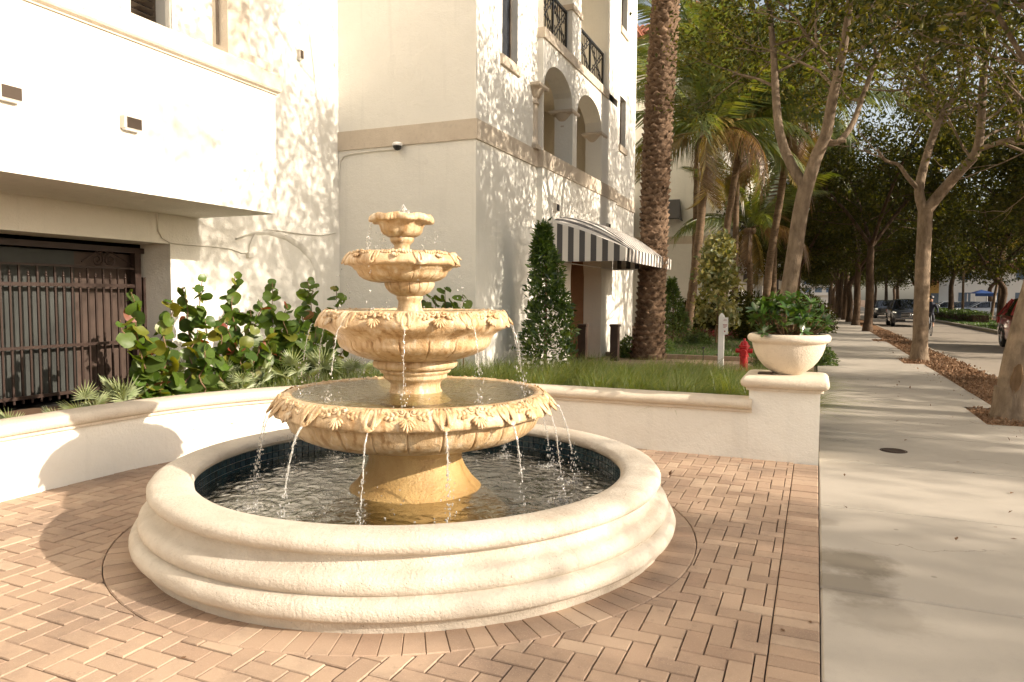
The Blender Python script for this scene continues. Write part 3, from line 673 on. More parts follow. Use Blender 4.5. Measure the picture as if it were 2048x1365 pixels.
# relief ornaments
def curl(b, c, r0, sgn, turns=1.4, rad=.006, n=14):
    pts = [(c[0]+sgn*r0*(1-.72*t_)*math.cos(turns*2*math.pi*t_), c[1]+r0*(1-.72*t_)*math.sin(turns*2*math.pi*t_), c[2]+.008*t_) for t_ in [k/n for k in range(n+1)]]
    b.tube(pts, [rad*(1-.4*k/n) for k in range(n+1)], 5)
def scroll_mesh(s=(1., 1., 1.), r=1e3, sl=0.):
    b = MB()                                     # local x tangent, y down the face, z outwards
    for k in range(-3, 4):
        a = k*.33; l = .047-.004*abs(k); c = (math.sin(a)*l*.75, .012+math.cos(a)*l*.75, .004)
        b.ell(c, (.0075, l*.62, .010), Matrix.Rotation(-a, 3, 'Z'), 7, 4)
    for sg in (-1, 1):
        curl(b, (sg*.026, -.018, .006), .018, sg); b.ell((sg*.026, -.018, .012), (.008, .008, .008), None, 6, 4)
        for k in range(4):
            x = sg*(.050+.020*k); y = -.004+.006*math.sin(k*1.5)
            b.ell((x, y-.009, .005), (.018, .011, .012-.0015*k), Matrix.Rotation(sg*-.6, 3, 'Z'), 6, 4); b.ell((x+sg*.004, y+.010, .005), (.017, .010, .012-.0015*k), Matrix.Rotation(sg*.7, 3, 'Z'), 6, 4)
        b.ell((sg*.132, .0, .002), (.014, .005, .005), None, 6, 4)
    b.ell((0, -.006, .008), (.012, .018, .010), None, 7, 4); V = []
    for (x, y, z) in b.v:
        x, y, z = x*s[0], y*s[1], z*s[2]; sag = r*(1-math.cos(x/r)); V.append((r*math.sin(x/r), y-sag*math.cos(sl), z-sag*math.sin(sl)))
    b.v = V
    return b.mesh('scroll_ornament', 'fountain_stone', 180)
def spout_mesh(s=1.):
    b = MB()
    for sg in (-1, 1):
        for k, (x0, x1, w_) in enumerate(((.010, .016, .011), (.030, .026, .013), (.052, .030, .014))):
            pts = [(sg*(x0+(x1-x0)*t_+.012*math.sin(t_*3)), -.065+.155*t_*(1-.10*k), .004+.016*math.sin(t_*2.6)+(.010 if k == 0 else 0)*t_) for t_ in [j/6 for j in range(7)]]
            b.tube(pts, [w_*(.35+.75*math.sin(.35+2.2*j/6)) for j in range(7)], 7)
    b.ell((0, .092, .020), (.026, .020, .014), None, 9, 5); b.ell((-.018, .080, .018), (.016, .022, .010), None, 7, 4); b.ell((.018, .080, .018), (.016, .022, .010), None, 7, 4)
    b.v = [(x*s, y*s, z*s) for x, y, z in b.v]
    return b.mesh('spout_leaf', 'fountain_stone', 180)
SCR, SPO = scroll_mesh((1.22, 1.4, 1.15), .886, R(50)), spout_mesh(); SCM = scroll_mesh((1.15, 1.2, 1.1), .600, R(52))
def on_cone(o, ax, a, r, z, slope):              # slope: angle of the face below horizontal
    out = Vector((math.cos(a), math.sin(a), 0)); tan = Vector((-math.sin(a), math.cos(a), 0)); dn = (out*math.cos(slope)-Vector((0, 0, 1))*math.sin(slope)); nn = tan.cross(dn)
    if nn.z < 0: nn = -nn; tan = -tan
    M = Matrix((tan, dn, nn)).transposed(); o.rotation_euler = M.to_euler(); q = org(fo)
    o.location = (ax[0]+r*out.x-q[0], ax[1]+r*out.y-q[1], z-q[2])
PH1 = R(-90-23.4)+math.pi/NS1
for k in range(NS1):
    a = PH1+2*math.pi*k/NS1; o = part('spout_leaf', SPO, bowl1); on_cone(o, AX1, a, .890, .846, R(50)); o.scale = (1.0, .88, .6)
    a += math.pi/NS1; o = part('scroll_ornament', SCR, bowl1); on_cone(o, AX1, a, .886, .853, R(50))
# stem and bowl of the second tier
b = MB(); b.lathe([(.24, .82), (.19, .872), (.172, .895), (.166, .92), (.170, .945), (.188, .962), (.206, .972), (.214, .985), (.212, .998), (.216, 1.006), (.232, 1.014), (.238, 1.026), (.236, 1.034), (.256, 1.04), (.278, 1.054), (.284, 1.075), (.276, 1.094), (.262, 1.102), (.258, 1.108), (.27, 1.118)], AX1, 96); b.build('stem', 'fountain_stone', fo, 60)
mid = [(.10, 1.36), (.40, 1.375), (.52, 1.40), (.545, 1.425), (.565, 1.432), (.585, 1.422), (.610, 1.40), (.624, 1.372), (.626, 1.350), (.616, 1.332), (.588, 1.306), (.552, 1.285), (.535, 1.272), (.525, 1.262), (.518, 1.252), (.510, 1.235), (.508, 1.215), (.495, 1.190), (.462, 1.165), (.40, 1.135), (.33, 1.112), (.262, 1.10)]
NS2 = 10; PH2 = R(-90-23)+.22
def midf(r, z, a, i):
    r2, z2 = notch(18, .010, 1.11, 1.24)(r, z, a, i)
    if 5 <= i <= 9: d = math.cos((a-PH2)*NS2); r2 += .016*d; z2 -= .014*max(0, d)
    return r2, z2
b = MB(); b.lathe(mid, AX1, 792, fr=midf); bowl2 = b.build('middle_bowl', 'fountain_stone', fo, 60)
for k in range(NS2):
    a = PH2+2*math.pi*k/NS2; o = part('spout_leaf', SPO, bowl2); on_cone(o, AX1, a, .606, 1.385, R(62)); o.scale = (.88, .7, .65)
    a += math.pi/NS2; o = part('scroll_ornament', SCM, bowl2); on_cone(o, AX1, a, .600, 1.398, R(52))
b = MB(); b.lathe([(.10, 1.40), (.085, 1.43), (.078, 1.46), (.076, 1.49), (.086, 1.503), (.088, 1.515), (.086, 1.523), (.105, 1.532), (.135, 1.548), (.158, 1.575), (.167, 1.60), (.166, 1.618), (.158, 1.628)], (FC[0]-.04, FC[1]-.005), 540, fr=notch(15, .010, 1.538, 1.63)); b.build('fluted_stem', 'fountain_stone', fo, 60)
up = [(.05, 1.77), (.24, 1.785), (.30, 1.80), (.322, 1.812), (.345, 1.805), (.368, 1.785), (.380, 1.758), (.382, 1.742), (.376, 1.730), (.352, 1.722), (.335, 1.716), (.326, 1.705), (.318, 1.695), (.305, 1.688), (.298, 1.672), (.285, 1.652), (.255, 1.632), (.21, 1.618), (.165, 1.612), (.15, 1.612)]
NS3 = 8; PH3 = R(-90-23)+.45
def upf(r, z, a, i):
    r2, z2 = notch(12, .009, 1.614, 1.66)(r, z, a, i)
    if 4 <= i <= 8: d = math.cos((a-PH3)*NS3); r2 += .010*d; z2 -= .010*max(0, d)
    return r2, z2
b = MB(); b.lathe(up, AX3, 528, fr=upf); bowl3 = b.build('upper_bowl', 'fountain_stone', fo, 60)
SC2, SP2 = scroll_mesh((.78, .68, .85), .352, R(40)), spout_mesh(.55)
for k in range(NS3):
    a = PH3+2*math.pi*k/NS3; o = part('spout_leaf', SP2, bowl3); on_cone(o, AX3, a, .366, 1.772, R(58))
    a += math.pi/NS3; o = part('scroll_ornament', SC2, bowl3); on_cone(o, AX3, a, .352, 1.795, R(40))
b = MB(); b.lathe([(.07, 1.78), (.056, 1.815), (.051, 1.835), (.052, 1.86), (.062, 1.873), (.075, 1.882), (.080, 1.897), (.080, 1.908), (.076, 1.916)], (FC[0]-.09, FC[1]-.02), 64); b.build('neck', 'fountain_stone', fo, 60)
tp = [(.02, 2.03), (.10, 2.035), (.165, 2.05), (.185, 2.06), (.200, 2.058), (.210, 2.042), (.210, 2.024), (.200, 2.014), (.180, 2.012), (.160, 2.005), (.146, 1.99), (.140, 1.972), (.135, 1.95), (.118, 1.93), (.090, 1.915), (.07, 1.912)]
def topf(r, z, a, i):
    if 2 <= i <= 8:
        d = math.cos(a*8); k_ = (1, 1, 1.2, 1.5, 1.6, 1.2, 1)[i-2]; r += .007*d*k_; z += -.005*d*k_+.006*mnoise.noise((math.cos(a)*24, math.sin(a)*24, 3+z*20))
        r += .007*mnoise.noise((math.cos(a)*34, math.sin(a)*34, z*30))
    elif 8 < i < 14: r += .012*abs(math.cos(a*4))-.008
    return r, z
b = MB(); b.lathe(tp, (FC[0]-.092, FC[1]-.02), 192, fr=topf); b.build('crown_bowl', 'fountain_stone', fo, 60)

# water
def water_disc(name, ax, r0, r1, z, m, amp, drops, nr=60, na=180):
    V, Fc = [], []
    for i in range(nr+1):
        r = r0+(r1-r0)*i/nr
        for k in range(na):
            a = 2*math.pi*k/na; x, y = ax[0]+r*math.cos(a), ax[1]+r*math.sin(a)
            h = amp*(.7*mnoise.noise((x*7, y*7, 1))+.5*mnoise.noise((x*17, y*17, 5))+.3*mnoise.noise((x*35, y*35, 9)))
            for (dx, dy, A) in drops:
                d = math.hypot(x-dx, y-dy)
                if d < .4: h += A*math.cos(d*95)*math.exp(-d*11)
            V.append((x, y, z+h*(1 if i < nr else .2)))
    for i in range(nr):
        for k in range(na): Fc.append((i*na+k, i*na+(k+1) % na, (i+1)*na+(k+1) % na, (i+1)*na+k))
    return fill(name, V, Fc, m, fo, smooth=True)
drops1 = [(AX1[0]+1.07*math.cos(PH1+2*math.pi*k/NS1), AX1[1]+1.07*math.sin(PH1+2*math.pi*k/NS1), .010) for k in range(NS1)]
water_disc('pool_water', c0, .3, 1.405, .238, 'pool_water', .0045, drops1, 90, 260)
drops2 = [(AX1[0]+.70*math.cos(PH2+2*math.pi*k/NS2), AX1[1]+.70*math.sin(PH2+2*math.pi*k/NS2), .004) for k in range(NS2)]
water_disc('bowl_water', AX1, .15, .80, .884, 'bowl_water', .003, drops2, 50, 160)
water_disc('bowl_water', AX1, .06, .56, 1.421, 'bowl_water', .002, [], 20, 90)
water_disc('bowl_water', AX3, .04, .33, 1.805, 'bowl_water', .002, [], 14, 70)
def stream(ax, a, r0, z0, r1, z1, w0, seed, dens=1., tail=True):
    rg = np.random.default_rng(seed); b = MB(); ca, sa = math.cos(a), math.sin(a); n = 22; pts, rd = [], []
    H = z0-z1; brk = rg.uniform(.45, .75)
    def pos(t_): return ax[0]+ca*(r0+(r1-r0)*math.sqrt(t_)), ax[1]+sa*(r0+(r1-r0)*math.sqrt(t_)), z0-H*t_
    for k in range(n+1):
        t_ = brk*k/n; x, y, z = pos(t_); wv = w0*(1-.45*k/n)*rg.uniform(.65, 1.3); pts.append((x+rg.normal(0, .0018), y+rg.normal(0, .0018), z)); rd.append(wv)
    rd[-1] = .001
    if dens > .4: b.tube(pts, rd, 6)
    for k in range(int(95*dens)):
        t_ = rg.uniform(.05, 1.)**.8; x, y, z = pos(t_); s = rg.uniform(.0022, .0062)*(1 if t_ > brk-.1 else .7); sp = .004+.016*t_
        b.ell((x+rg.normal(0, sp), y+rg.normal(0, sp), z), (s*.8, s*.8, s*rg.uniform(1, 2.)), None, 5, 4)
    if tail:
        x, y, z = pos(1.)
        for k in range(int(26*dens)):
            s = rg.uniform(.002, .005); d = rg.exponential(.05); aa = rg.uniform(0, 6.3); b.ell((x+d*math.cos(aa), y+d*math.sin(aa), z+.004+rg.exponential(.022)), (s, s, s*1.2), None, 5, 4)
    b.build('water_stream', 'spray', fo, 180, kind='stuff')
for k in range(NS1): stream(AX1, PH1+2*math.pi*k/NS1, .945, .792, 1.03+rng.uniform(0, .09), .238, .004+.003*rng.random(), 100+k, .9)
for k in range(NS2): stream(AX1, PH2+2*math.pi*k/NS2, .662, 1.345, .72+rng.uniform(0, .05), .888, .0032, 200+k, .41)
for k in range(NS3): stream(AX3, PH3+2*math.pi*k/NS3, .388, 1.745, .44, 1.425, .0025, 300+k, .12)
for k in range(5): stream(AX3, R(-113)+k*1.26-.3, .205, 2.015, .235+.02*(k % 2), 1.81, .0035, 400+k, .41 if k in (0, 4) else .12)
b = MB(); rg = np.random.default_rng(9); jc = (FC[0]-.075, FC[1]-.02)
for k in range(70):
    t_ = rg.random(); s = rg.uniform(.007, .016)*(1-.4*t_); q = .028*(1-t_)*rg.normal(); q2 = .028*(1-t_)*rg.normal(); b.ell((jc[0]+q-.006*t_, jc[1]+q2, 2.045+.085*t_), (s, s, s*1.3), None, 6, 4)
b.build('water_jet', 'spray', fo, 180)
# foam where the streams land, then splashing drops over the pool
for (fx_, fy_, A_) in drops1:
    b = MB()
    for k in range(70):
        d = rng.exponential(.055); a = rng.uniform(0, 6.283); s = rng.uniform(.003, .010); b.ell((fx_+d*math.cos(a), fy_+d*math.sin(a), .2395+.3*s), (s, s, s*.45), None, 6, 3)
    b.build('foam_patch', 'spray', fo, 180, kind='stuff')
b = MB()
for k in range(260):
    a = rng.uniform(0, 6.283); r_ = rng.uniform(.5, 1.36); s = rng.uniform(.0015, .0042); b.ell((FC[0]+r_*math.cos(a), FC[1]+r_*math.sin(a), .243+rng.exponential(.06)), (s, s, s*1.5), None, 5, 4)
b.build('splash_drops', 'spray', fo, 180, kind='stuff')
# ================================================================== buildings
def wall_x(b, X, y0, y1, z0, z1, op=(), t=.25, mi=0):          # wall facing +X with rectangular openings and their reveals
    ys = sorted({y0, y1, *[v for o in op for v in o[:2]]}); zs = sorted({z0, z1, *[v for o in op for v in o[2:4]]})
    ins = lambda y, z: any(o[0] < y < o[1] and o[2] < z < o[3] for o in op)
    for i in range(len(ys)-1):
        for j in range(len(zs)-1):
            if not ins((ys[i]+ys[i+1])/2, (zs[j]+zs[j+1])/2): b.quad((X, ys[i], zs[j]), (X, ys[i+1], zs[j]), (X, ys[i+1], zs[j+1]), (X, ys[i], zs[j+1]), mi=mi)
    for (a, c, e, f) in [o[:4] for o in op]:
        b.quad((X, a, e), (X, a, f), (X-t, a, f), (X-t, a, e), mi=mi); b.quad((X, c, e), (X-t, c, e), (X-t, c, f), (X, c, f), mi=mi)
        b.quad((X, a, f), (X, c, f), (X-t, c, f), (X-t, a, f), mi=mi); b.quad((X, a, e), (X-t, a, e), (X-t, c, e), (X, c, e), mi=mi)
    return b
def arch_wall(b, X, y0, y1, z0, z1, arches, t, n=24, mi=0):    # arches (ya, yb, zspring, rise, corner exponent)
    ys = [y0]; 
    for (a, c, zs, ri, ex) in arches: ys += [a+(c-a)*k/n for k in range(n+1)]
    ys.append(y1)
    def zt(y, a, c, zs, ri, ex):
        u = abs((y-(a+c)/2)/((c-a)/2)); return zs+ri*max(0, 1-u**ex)**(1/ex)
    for i in range(len(ys)-1):
        ya, yb = ys[i], ys[i+1]; ym = (ya+yb)/2; A = [q for q in arches if q[0] < ym < q[1]]
        if yb-ya < 1e-6: continue
        if not A: b.quad((X, ya, z0), (X, yb, z0), (X, yb, z1), (X, ya, z1), mi=mi); continue
        za, zb = zt(ya, *A[0]), zt(yb, *A[0])
        b.quad((X, ya, za), (X, yb, zb), (X, yb, z1), (X, ya, z1), mi=mi); b.quad((X, ya, za), (X-t, ya, za), (X-t, yb, zb), (X, yb, zb), mi=mi)
    for (a, c, zs, ri, ex) in arches:
        b.quad((X, a, z0), (X, a, zs), (X-t, a, zs), (X-t, a, z0), mi=mi); b.quad((X, c, z0), (X-t, c, z0), (X-t, c, zs), (X, c, zs), mi=mi)
    return b
XF, XM, XL, YT = -5.15, -5.027, -7.85, 10.55
ap = thing('apartment_building', (-7, 14, 0), 'cream stucco apartment tower with stone bands, arched loggia and iron balcony railings', 'building')
YM0, YM1, YE = 13.268, 18.87, 21.45
TOP = 14.5
b = MB(); wall_x(b, XF, YT, YM0, -.2, TOP, [(11.57, 12.27, 5.72, 8.6), (11.57, 12.27, 9.4, 12)], .22)
wall_x(b, XF, YM1, YE, -.2, TOP, [(19.6, 20.26, 5.75, 7.1), (19.6, 20.26, 8.95, 10.6)], .22)
b.quad((XF, YT, -.2), (-12, YT, -.2), (-12, YT, TOP), (XF, YT, TOP)); b.quad((XF, YE, -.2), (XF, YE, TOP), (-12, YE, TOP), (-12, YE, -.2))
b.quad((XF, YT, TOP), (XF, YE, TOP), (-12, YE, TOP), (-12, YT, TOP))
b.quad((-12, YT, -.2), (-12, YE, -.2), (-12, YE, TOP), (-12, YT, TOP))
for y in (YM0, YM1): b.quad((XF, y, -.2), (XM, y, -.2), (XM, y, 4.07), (XF, y, 4.07)); b.quad((XF, y, 4.4), (XM, y, 4.4), (XM, y, TOP), (XF, y, TOP))
b.build('wall', 'stucco', ap)
b = MB()
arch_wall(b, XM, YM0, YM1, -.2, 4.09, [(15.1, 17.55, 2.05, .62, 3.2)], .46)
arch_wall(b, XM, YM0, YM1, 4.39, 6.57, [(13.12+.2, 15.12, 5.62, .60, 2.0), (15.42, 17.42, 5.62, .60, 2.0)], .42)
b.quad((XM, 17.90, 6.75), (XM, YM1, 6.75), (XM, YM1, TOP), (XM, 17.90, TOP)); b.quad((XM, 17.9, 6.75), (XM, 17.9, TOP), (-6.8, 17.9, TOP), (-6.8, 17.9, 6.75))
b.quad((XM, YM0, 9.7), (XM, 17.9, 9.7), (XM, 17.9, TOP), (XM, YM0, TOP)); b.quad((XM, YM0, 9.7), (-6.8, YM0, 9.7), (-6.8, 17.9, 9.7), (XM, 17.9, 9.7))
b.quad((XM, YM0, TOP), (XF, YM0, TOP), (XF, YM1, TOP), (XM, YM1, TOP))
b.build('projecting_bay', 'stucco', ap)
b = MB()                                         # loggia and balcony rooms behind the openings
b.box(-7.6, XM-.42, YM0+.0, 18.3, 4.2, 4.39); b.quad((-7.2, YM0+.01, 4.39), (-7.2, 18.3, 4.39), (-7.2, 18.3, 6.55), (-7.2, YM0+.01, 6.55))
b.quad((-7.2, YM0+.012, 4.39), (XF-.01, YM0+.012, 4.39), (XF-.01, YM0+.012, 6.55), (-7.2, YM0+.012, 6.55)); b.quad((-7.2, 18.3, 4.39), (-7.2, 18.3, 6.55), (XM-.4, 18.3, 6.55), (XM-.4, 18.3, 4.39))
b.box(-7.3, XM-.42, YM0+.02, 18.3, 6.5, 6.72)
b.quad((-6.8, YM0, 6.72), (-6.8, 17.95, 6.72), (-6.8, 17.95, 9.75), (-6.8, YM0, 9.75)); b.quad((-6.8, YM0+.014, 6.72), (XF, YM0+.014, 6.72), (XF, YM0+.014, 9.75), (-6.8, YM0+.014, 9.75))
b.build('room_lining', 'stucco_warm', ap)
b = MB(); BZ0, BZ1 = 4.077, 4.40
for (x, y0, y1) in ((XF, YT-.03, YM0-.002), (XM, YM0-.03, YM1+.03), (XF, YM1+.002, YE+.03)): b.box(x-.1, x+.03, y0, y1, BZ0, BZ1)
b.box(-11.9, XF-.1, YT-.03, YT+.05, BZ0, BZ1)
b.build('stone_band', 'band_stone', ap)
b = MB(); b.box(XM-.4, XM+.04, YM0-.02, 17.92, 6.56, 6.755); b.build('balcony_ledge', 'band_stone', ap)
def column(y, x, z0, z1, name='column'):
    b = MB(); rr = .135
    b.moulded(x-.17, x+.17, y-.17, y+.17, [(0, z0), (0, z0+.06)])
    b.lathe([(.165, z0+.06), (.17, z0+.085), (.15, z0+.11), (rr, z0+.14), (rr-.012, z1-.36), (rr+.02, z1-.35), (rr+.02, z1-.32), (rr-.01, z1-.31), (rr-.005, z1-.24), (rr+.03, z1-.22), (rr+.07, z1-.15), (rr+.11, z1-.09), (rr+.12, z1-.07)], (x, y), 28)
    b.moulded(x-.25, x+.25, y-.25, y+.25, [(0, z1-.07), (.02, z1-.05), (.02, z1), (0, z1)])
    b.build(name, 'band_stone', ap, 40)
column(15.27, XM-.24, 4.40, 5.62); column(17.58, XM-.24, 4.40, 5.62); column(13.16, XM-.20, 4.40, 5.62, 'half_column')
b = MB(); b.box(XM-.42, XM-.002, 15.03, 15.66, 6.755, 9.7); b.build('balcony_post', 'stucco', ap)
b = MB(); b.box(XM-.44, XM+.03, 15.0, 15.69, 7.72, 7.84); b.build('post_cap', 'band_stone', ap)
def railing(y0, y1, z0=6.86, z1=7.70, x=XM-.14):
    b = MB(); t_ = .018
    b.box(x-.025, x+.025, y0, y1, z1-.05, z1); b.box(x-t_, x+t_, y0, y1, z0, z0+.04)
    for y in (y0+.02, (y0+y1)/2, y1-.02): b.box(x-.022, x+.022, y-.022, y+.022, z0-.10, z1)
    for (a, c) in ((y0+.04, (y0+y1)/2-.02), ((y0+y1)/2+.02, y1-.04)):
        for s in (0, 1):
            for q in (-.07, .07):
                e = [(a, z0+.04), (c, z1-.05)] if s == 0 else [(a, z1-.05), (c, z0+.04)]
                b.tube([(x, e[0][0]+q, e[0][1]), (x, e[1][0]+q, e[1][1])], .012, 4)
        m_ = (a+c)/2; zc = (z0+z1)/2
        for q in (-.22, -.11, 0, .11, .22):
            h = .10+abs(q)*1.2
            b.box(x-.008, x+.008, m_+q*1.3-.008, m_+q*1.3+.008, z0+.04, zc-h*.3); b.box(x-.008, x+.008, m_+q*1.3-.008, m_+q*1.3+.008, zc+h*.3, z1-.05)
    b.build('railing', 'black', ap)
railing(YM0+.02, 15.03); railing(15.66, 17.9)
def window(parent, X, y0, y1, z0, z1, t=.16, fr=.05, sill=True, mull=1, fm='bronze', name='window'):
    b = MB(); x = X-t
    for (a, c, e, f) in ((y0, y0+fr, z0, z1), (y1-fr, y1, z0, z1), (y0+fr, y1-fr, z0, z0+fr), (y0+fr, y1-fr, z1-fr, z1)): b.box(x-.03, x+.03, a, c, e, f)
    for k in range(1, mull): ym = y0+(y1-y0)*k/mull; b.box(x-.03, x+.03, ym-.02, ym+.02, z0+fr, z1-fr)
    o = b.build(name, fm, parent)
    b = MB(); b.box(x-.012, x, y0+fr*.5, y1-fr*.5, z0+fr*.5, z1-fr*.5); b.build('pane', 'window_glass', o)
    if sill: b = MB(); b.box(X-.2, X+.05, y0-.08, y1+.08, z0-.17, z0); b.build('sill', 'band_stone', o)
    return o
window(ap, XF, 11.57, 12.27, 5.72, 8.6); window(ap, XF, 11.57, 12.27, 9.4, 12); window(ap, XF, 19.6, 20.26, 5.75, 7.1); window(ap, XF, 19.6, 20.26, 8.95, 10.6)
# entrance
b = MB(); b.quad((-6.9, 14.6, -.1), (-6.9, 17.7, -.1), (-6.9, 17.7, 3), (-6.9, 14.6, 3)); b.quad((-6.9, 17.56, -.1), (-6.9, 17.56, 3), (XM-.46, 17.56, 3), (XM-.46, 17.56, -.1)); b.quad((-6.9, 14.9, -.1), (XM-.46, 14.9, -.1), (XM-.46, 14.9, 3), (-6.9, 14.9, 3))
b.build('entrance_lining', 'brown_stone', ap)
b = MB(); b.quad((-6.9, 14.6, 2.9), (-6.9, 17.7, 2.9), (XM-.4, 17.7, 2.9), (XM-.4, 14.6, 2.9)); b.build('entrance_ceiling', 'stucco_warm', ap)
# left wing
lw = thing('garage_wing', (XL, 6, 0), 'white stucco wing with a projecting parapet terrace above the gated garage opening', 'building')
GXP = -8.355; JY = 6.917
wy0, wy1 = float(GX(262, 40, XL)[1]), float(GX(331, 40, XL)[1])
b = MB(); wall_x(b, XL, -8, YT, -.2, TOP, [(1.2, JY, .15, 2.193), (wy0, wy1, 4.5, 6.9)], .55)
b.build('wall', 'stucco', lw)
b = MB(); b.quad((XL, -8, TOP), (XL, YT, TOP), (-13, YT, TOP), (-13, -8, TOP)); b.quad((XL, -8, -.2), (XL, -8, TOP), (-13, -8, TOP), (-13, -8, -.2)); b.quad((-13, -8, -.2), (-13, YT, -.2), (-13, YT, TOP), (-13, -8, TOP)); b.build('rear_wall', 'stucco', lw)
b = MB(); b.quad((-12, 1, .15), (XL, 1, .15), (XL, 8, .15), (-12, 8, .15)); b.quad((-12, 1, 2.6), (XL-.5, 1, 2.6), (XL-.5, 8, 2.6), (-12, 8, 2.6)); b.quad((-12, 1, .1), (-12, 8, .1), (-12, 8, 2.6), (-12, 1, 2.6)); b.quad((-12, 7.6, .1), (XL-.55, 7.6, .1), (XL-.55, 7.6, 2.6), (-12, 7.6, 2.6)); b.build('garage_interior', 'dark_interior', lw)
window(lw, XL, wy0, wy1, 4.5, 6.9, .2, .05, False, 1)
o = lw.children[-1] if False else None
b = MB()
for k in range(26): z = 4.6+k*.088; b.add([(XL-.17, wy0+.06, z), (XL-.17, wy1-.06, z), (XL-.115, wy1-.06, z+.055), (XL-.115, wy0+.06, z+.055)], [(0, 1, 2, 3)])
b.build('blind', 'bronze', lw)
XB, YB = -6.48, 7.39
b = MB(); b.box(XL, XB-.2, -8, YB-.2, 2.576, 2.80); b.box(XB-.2, XB, -8, YB, 2.575, 4.10); b.box(XL, XB-.2, YB-.2, YB, 2.575, 4.10); b.build('terrace_parapet', 'stucco', lw)
b = MB(); b.moulded(XB-.22, XB+.02, -8.2, YB+.02, [(0, 4.095), (.0, 4.11), (.035, 4.13), (.045, 4.15), (.045, 4.33), (.02, 4.36)]); b.box(XL, XB-.25, YB-.22, YB+.062, 4.098, 4.345); b.build('parapet_coping', 'coral_stone', lw, 20)
b = MB(); b.box(XB-.26, XB-.02, 6.62, 6.98, 4.36, 8.5); b.build('terrace_post', 'coral_stone', lw)
b = MB(); b.box(XB-.27, XB-.0, 6.60, 7.35, 4.355, 4.47); b.build('post_base', 'coral_stone', lw)
b = MB(); b.box(XB-.17, XB-.15, 6.585, 6.612, 4.5, 8.5); b.box(XB-.17, XB-.15, 7.0, 7.02, 4.5, 8.5); b.build('screen_track', 'bronze', lw)
# recessed blind arch on the side wall
b = MB(); pts = []
for (px, py) in ((470, 478), (500, 468), (535, 465), (570, 474), (600, 492), (622, 515), (634, 540), (638, 575), (639, 640), (639, 720)):
    q = GX(px, py, XL); pts.append((q[1], q[2]))
n_ = len(pts); V = []
for i, (y, z) in enumerate(pts):
    a = pts[max(i-1, 0)]; c = pts[min(i+1, n_-1)]; d = Vector((c[0]-a[0], c[1]-a[1])).normalized(); nn = (-d.y, d.x); w0 = .012+.05*min(1, i/4)
    V += [(XL-.002, y-nn[0]*w0, z-nn[1]*w0), (XL+.03, y-nn[0]*w0*.6, z-nn[1]*w0*.6), (XL+.045, y+nn[0]*w0*.6, z+nn[1]*w0*.6), (XL-.002, y+nn[0]*w0, z+nn[1]*w0)]
b.add(V, [(i*4+k, i*4+k+1, (i+1)*4+k+1, (i+1)*4+k) for i in range(n_-1) for k in range(3)]); b.build('blind_arch', 'stucco', lw, 60)

# conduits and camera
cd = thing('cable_conduit', GX(497, 480, XL).tolist(), 'thin cream cable conduit running across the white walls to the dome camera', 'conduit')
def onX(l, X): return [tuple(GX(x, y, X)+np.array([.018, 0, 0])) for x, y in l]
def onY(l, Y): return [tuple(GY(x, y, Y)+np.array([0, -.018, 0])) for x, y in l]
b = MB(); b.tube(onY([(792, 299), (740, 304), (700, 309), (688, 314), (681, 324), (679, 345), (677.5, 400), (677, 440), (676.5, 462)], YT), .016, 6)
b.build('pipe', 'conduit', cd, 60)
b = MB(); b.tube(onX([(669, 466), (640, 471), (600, 468), (560, 462), (530, 459), (516, 463), (505, 474), (498, 490), (496, 515)], XL), .013, 6); b.build('pipe', 'conduit', cd, 60)
b = MB(); b.tube(onX([(313, 402), (313, 440), (315, 462), (322, 476), (338, 486), (370, 490), (420, 493), (460, 498), (480, 506), (496, 507)], XL), .011, 6); b.build('pipe', 'conduit', cd, 60)
q = GX(496, 512, XL); b = MB(); b.cbox(XL, XL+.06, q[1]-.045, q[1]+.05, q[2]-.03, q[2]+.05, .006); b.build('junction_box', 'conduit', cd)
q = GY(801, 296, YT); dcam = thing('dome_camera', q.tolist(), 'small white dome security camera on the shaded cream wall', 'camera')
b = MB(); b.lathe([(0, q[2]+.07), (.06, q[2]+.07), (.085, q[2]+.045), (.085, q[2]+.02), (.075, q[2]+.01)], (q[0], q[1]-.10), 24); b.box(q[0]-.05, q[0]+.05, q[1]-.1, q[1]-.03, q[2]+.01, q[2]+.065); b.build('housing', 'white_paint', dcam, 40)
b = MB(); b.lathe([(.074, q[2]+.012), (.066, q[2]-.025), (.04, q[2]-.055), (0, q[2]-.066)], (q[0], q[1]-.10), 24); b.build('dome', 'black', dcam, 60)

# wall lamps
def wall_lamp(X, px, py, ww, hh, label, dark='lamp_bronze'):
    c = GX(px, py, X); y, z = c[1], c[2]; o = thing('wall_lamp', (X, y, z), label, 'wall lamp', 'box lamps on the building walls')
    b = MB(); b.cbox(X-.01, X+.065, y-ww/2, y+ww/2, z-hh/2, z+hh/2, .004); b.build('housing', 'lamp_side', o)
    b = MB(); b.box(X+.063, X+.070, y-ww*.34, y+ww*.5, z-hh*.42, z+hh*.42); b.build('louvre', dark, o)
    b = MB(); b.box(X+.008, X+.058, y-ww*.4, y+ww*.4, z-hh/2-.012, z-hh/2); b.build('lens', 'white_paint', o)
wall_lamp(XB, 257, 248, .20, .125, 'box wall lamp midway along the sunlit terrace parapet')
wall_lamp(XB, 10, 186, .20, .125, 'box wall lamp at the outer end of the sunlit terrace parapet, cut by the frame')
wall_lamp(XM, 1110, 416, .20, .16, 'small dark wall lamp above the near end of the striped awning', 'black')
wall_lamp(XM, 1214, 454, .20, .16, 'small dark wall lamp above the far end of the striped awning', 'black')
wall_lamp(XL, 597, 110, .09, .15, 'small box wall lamp high on the dappled wall above the terrace corner')

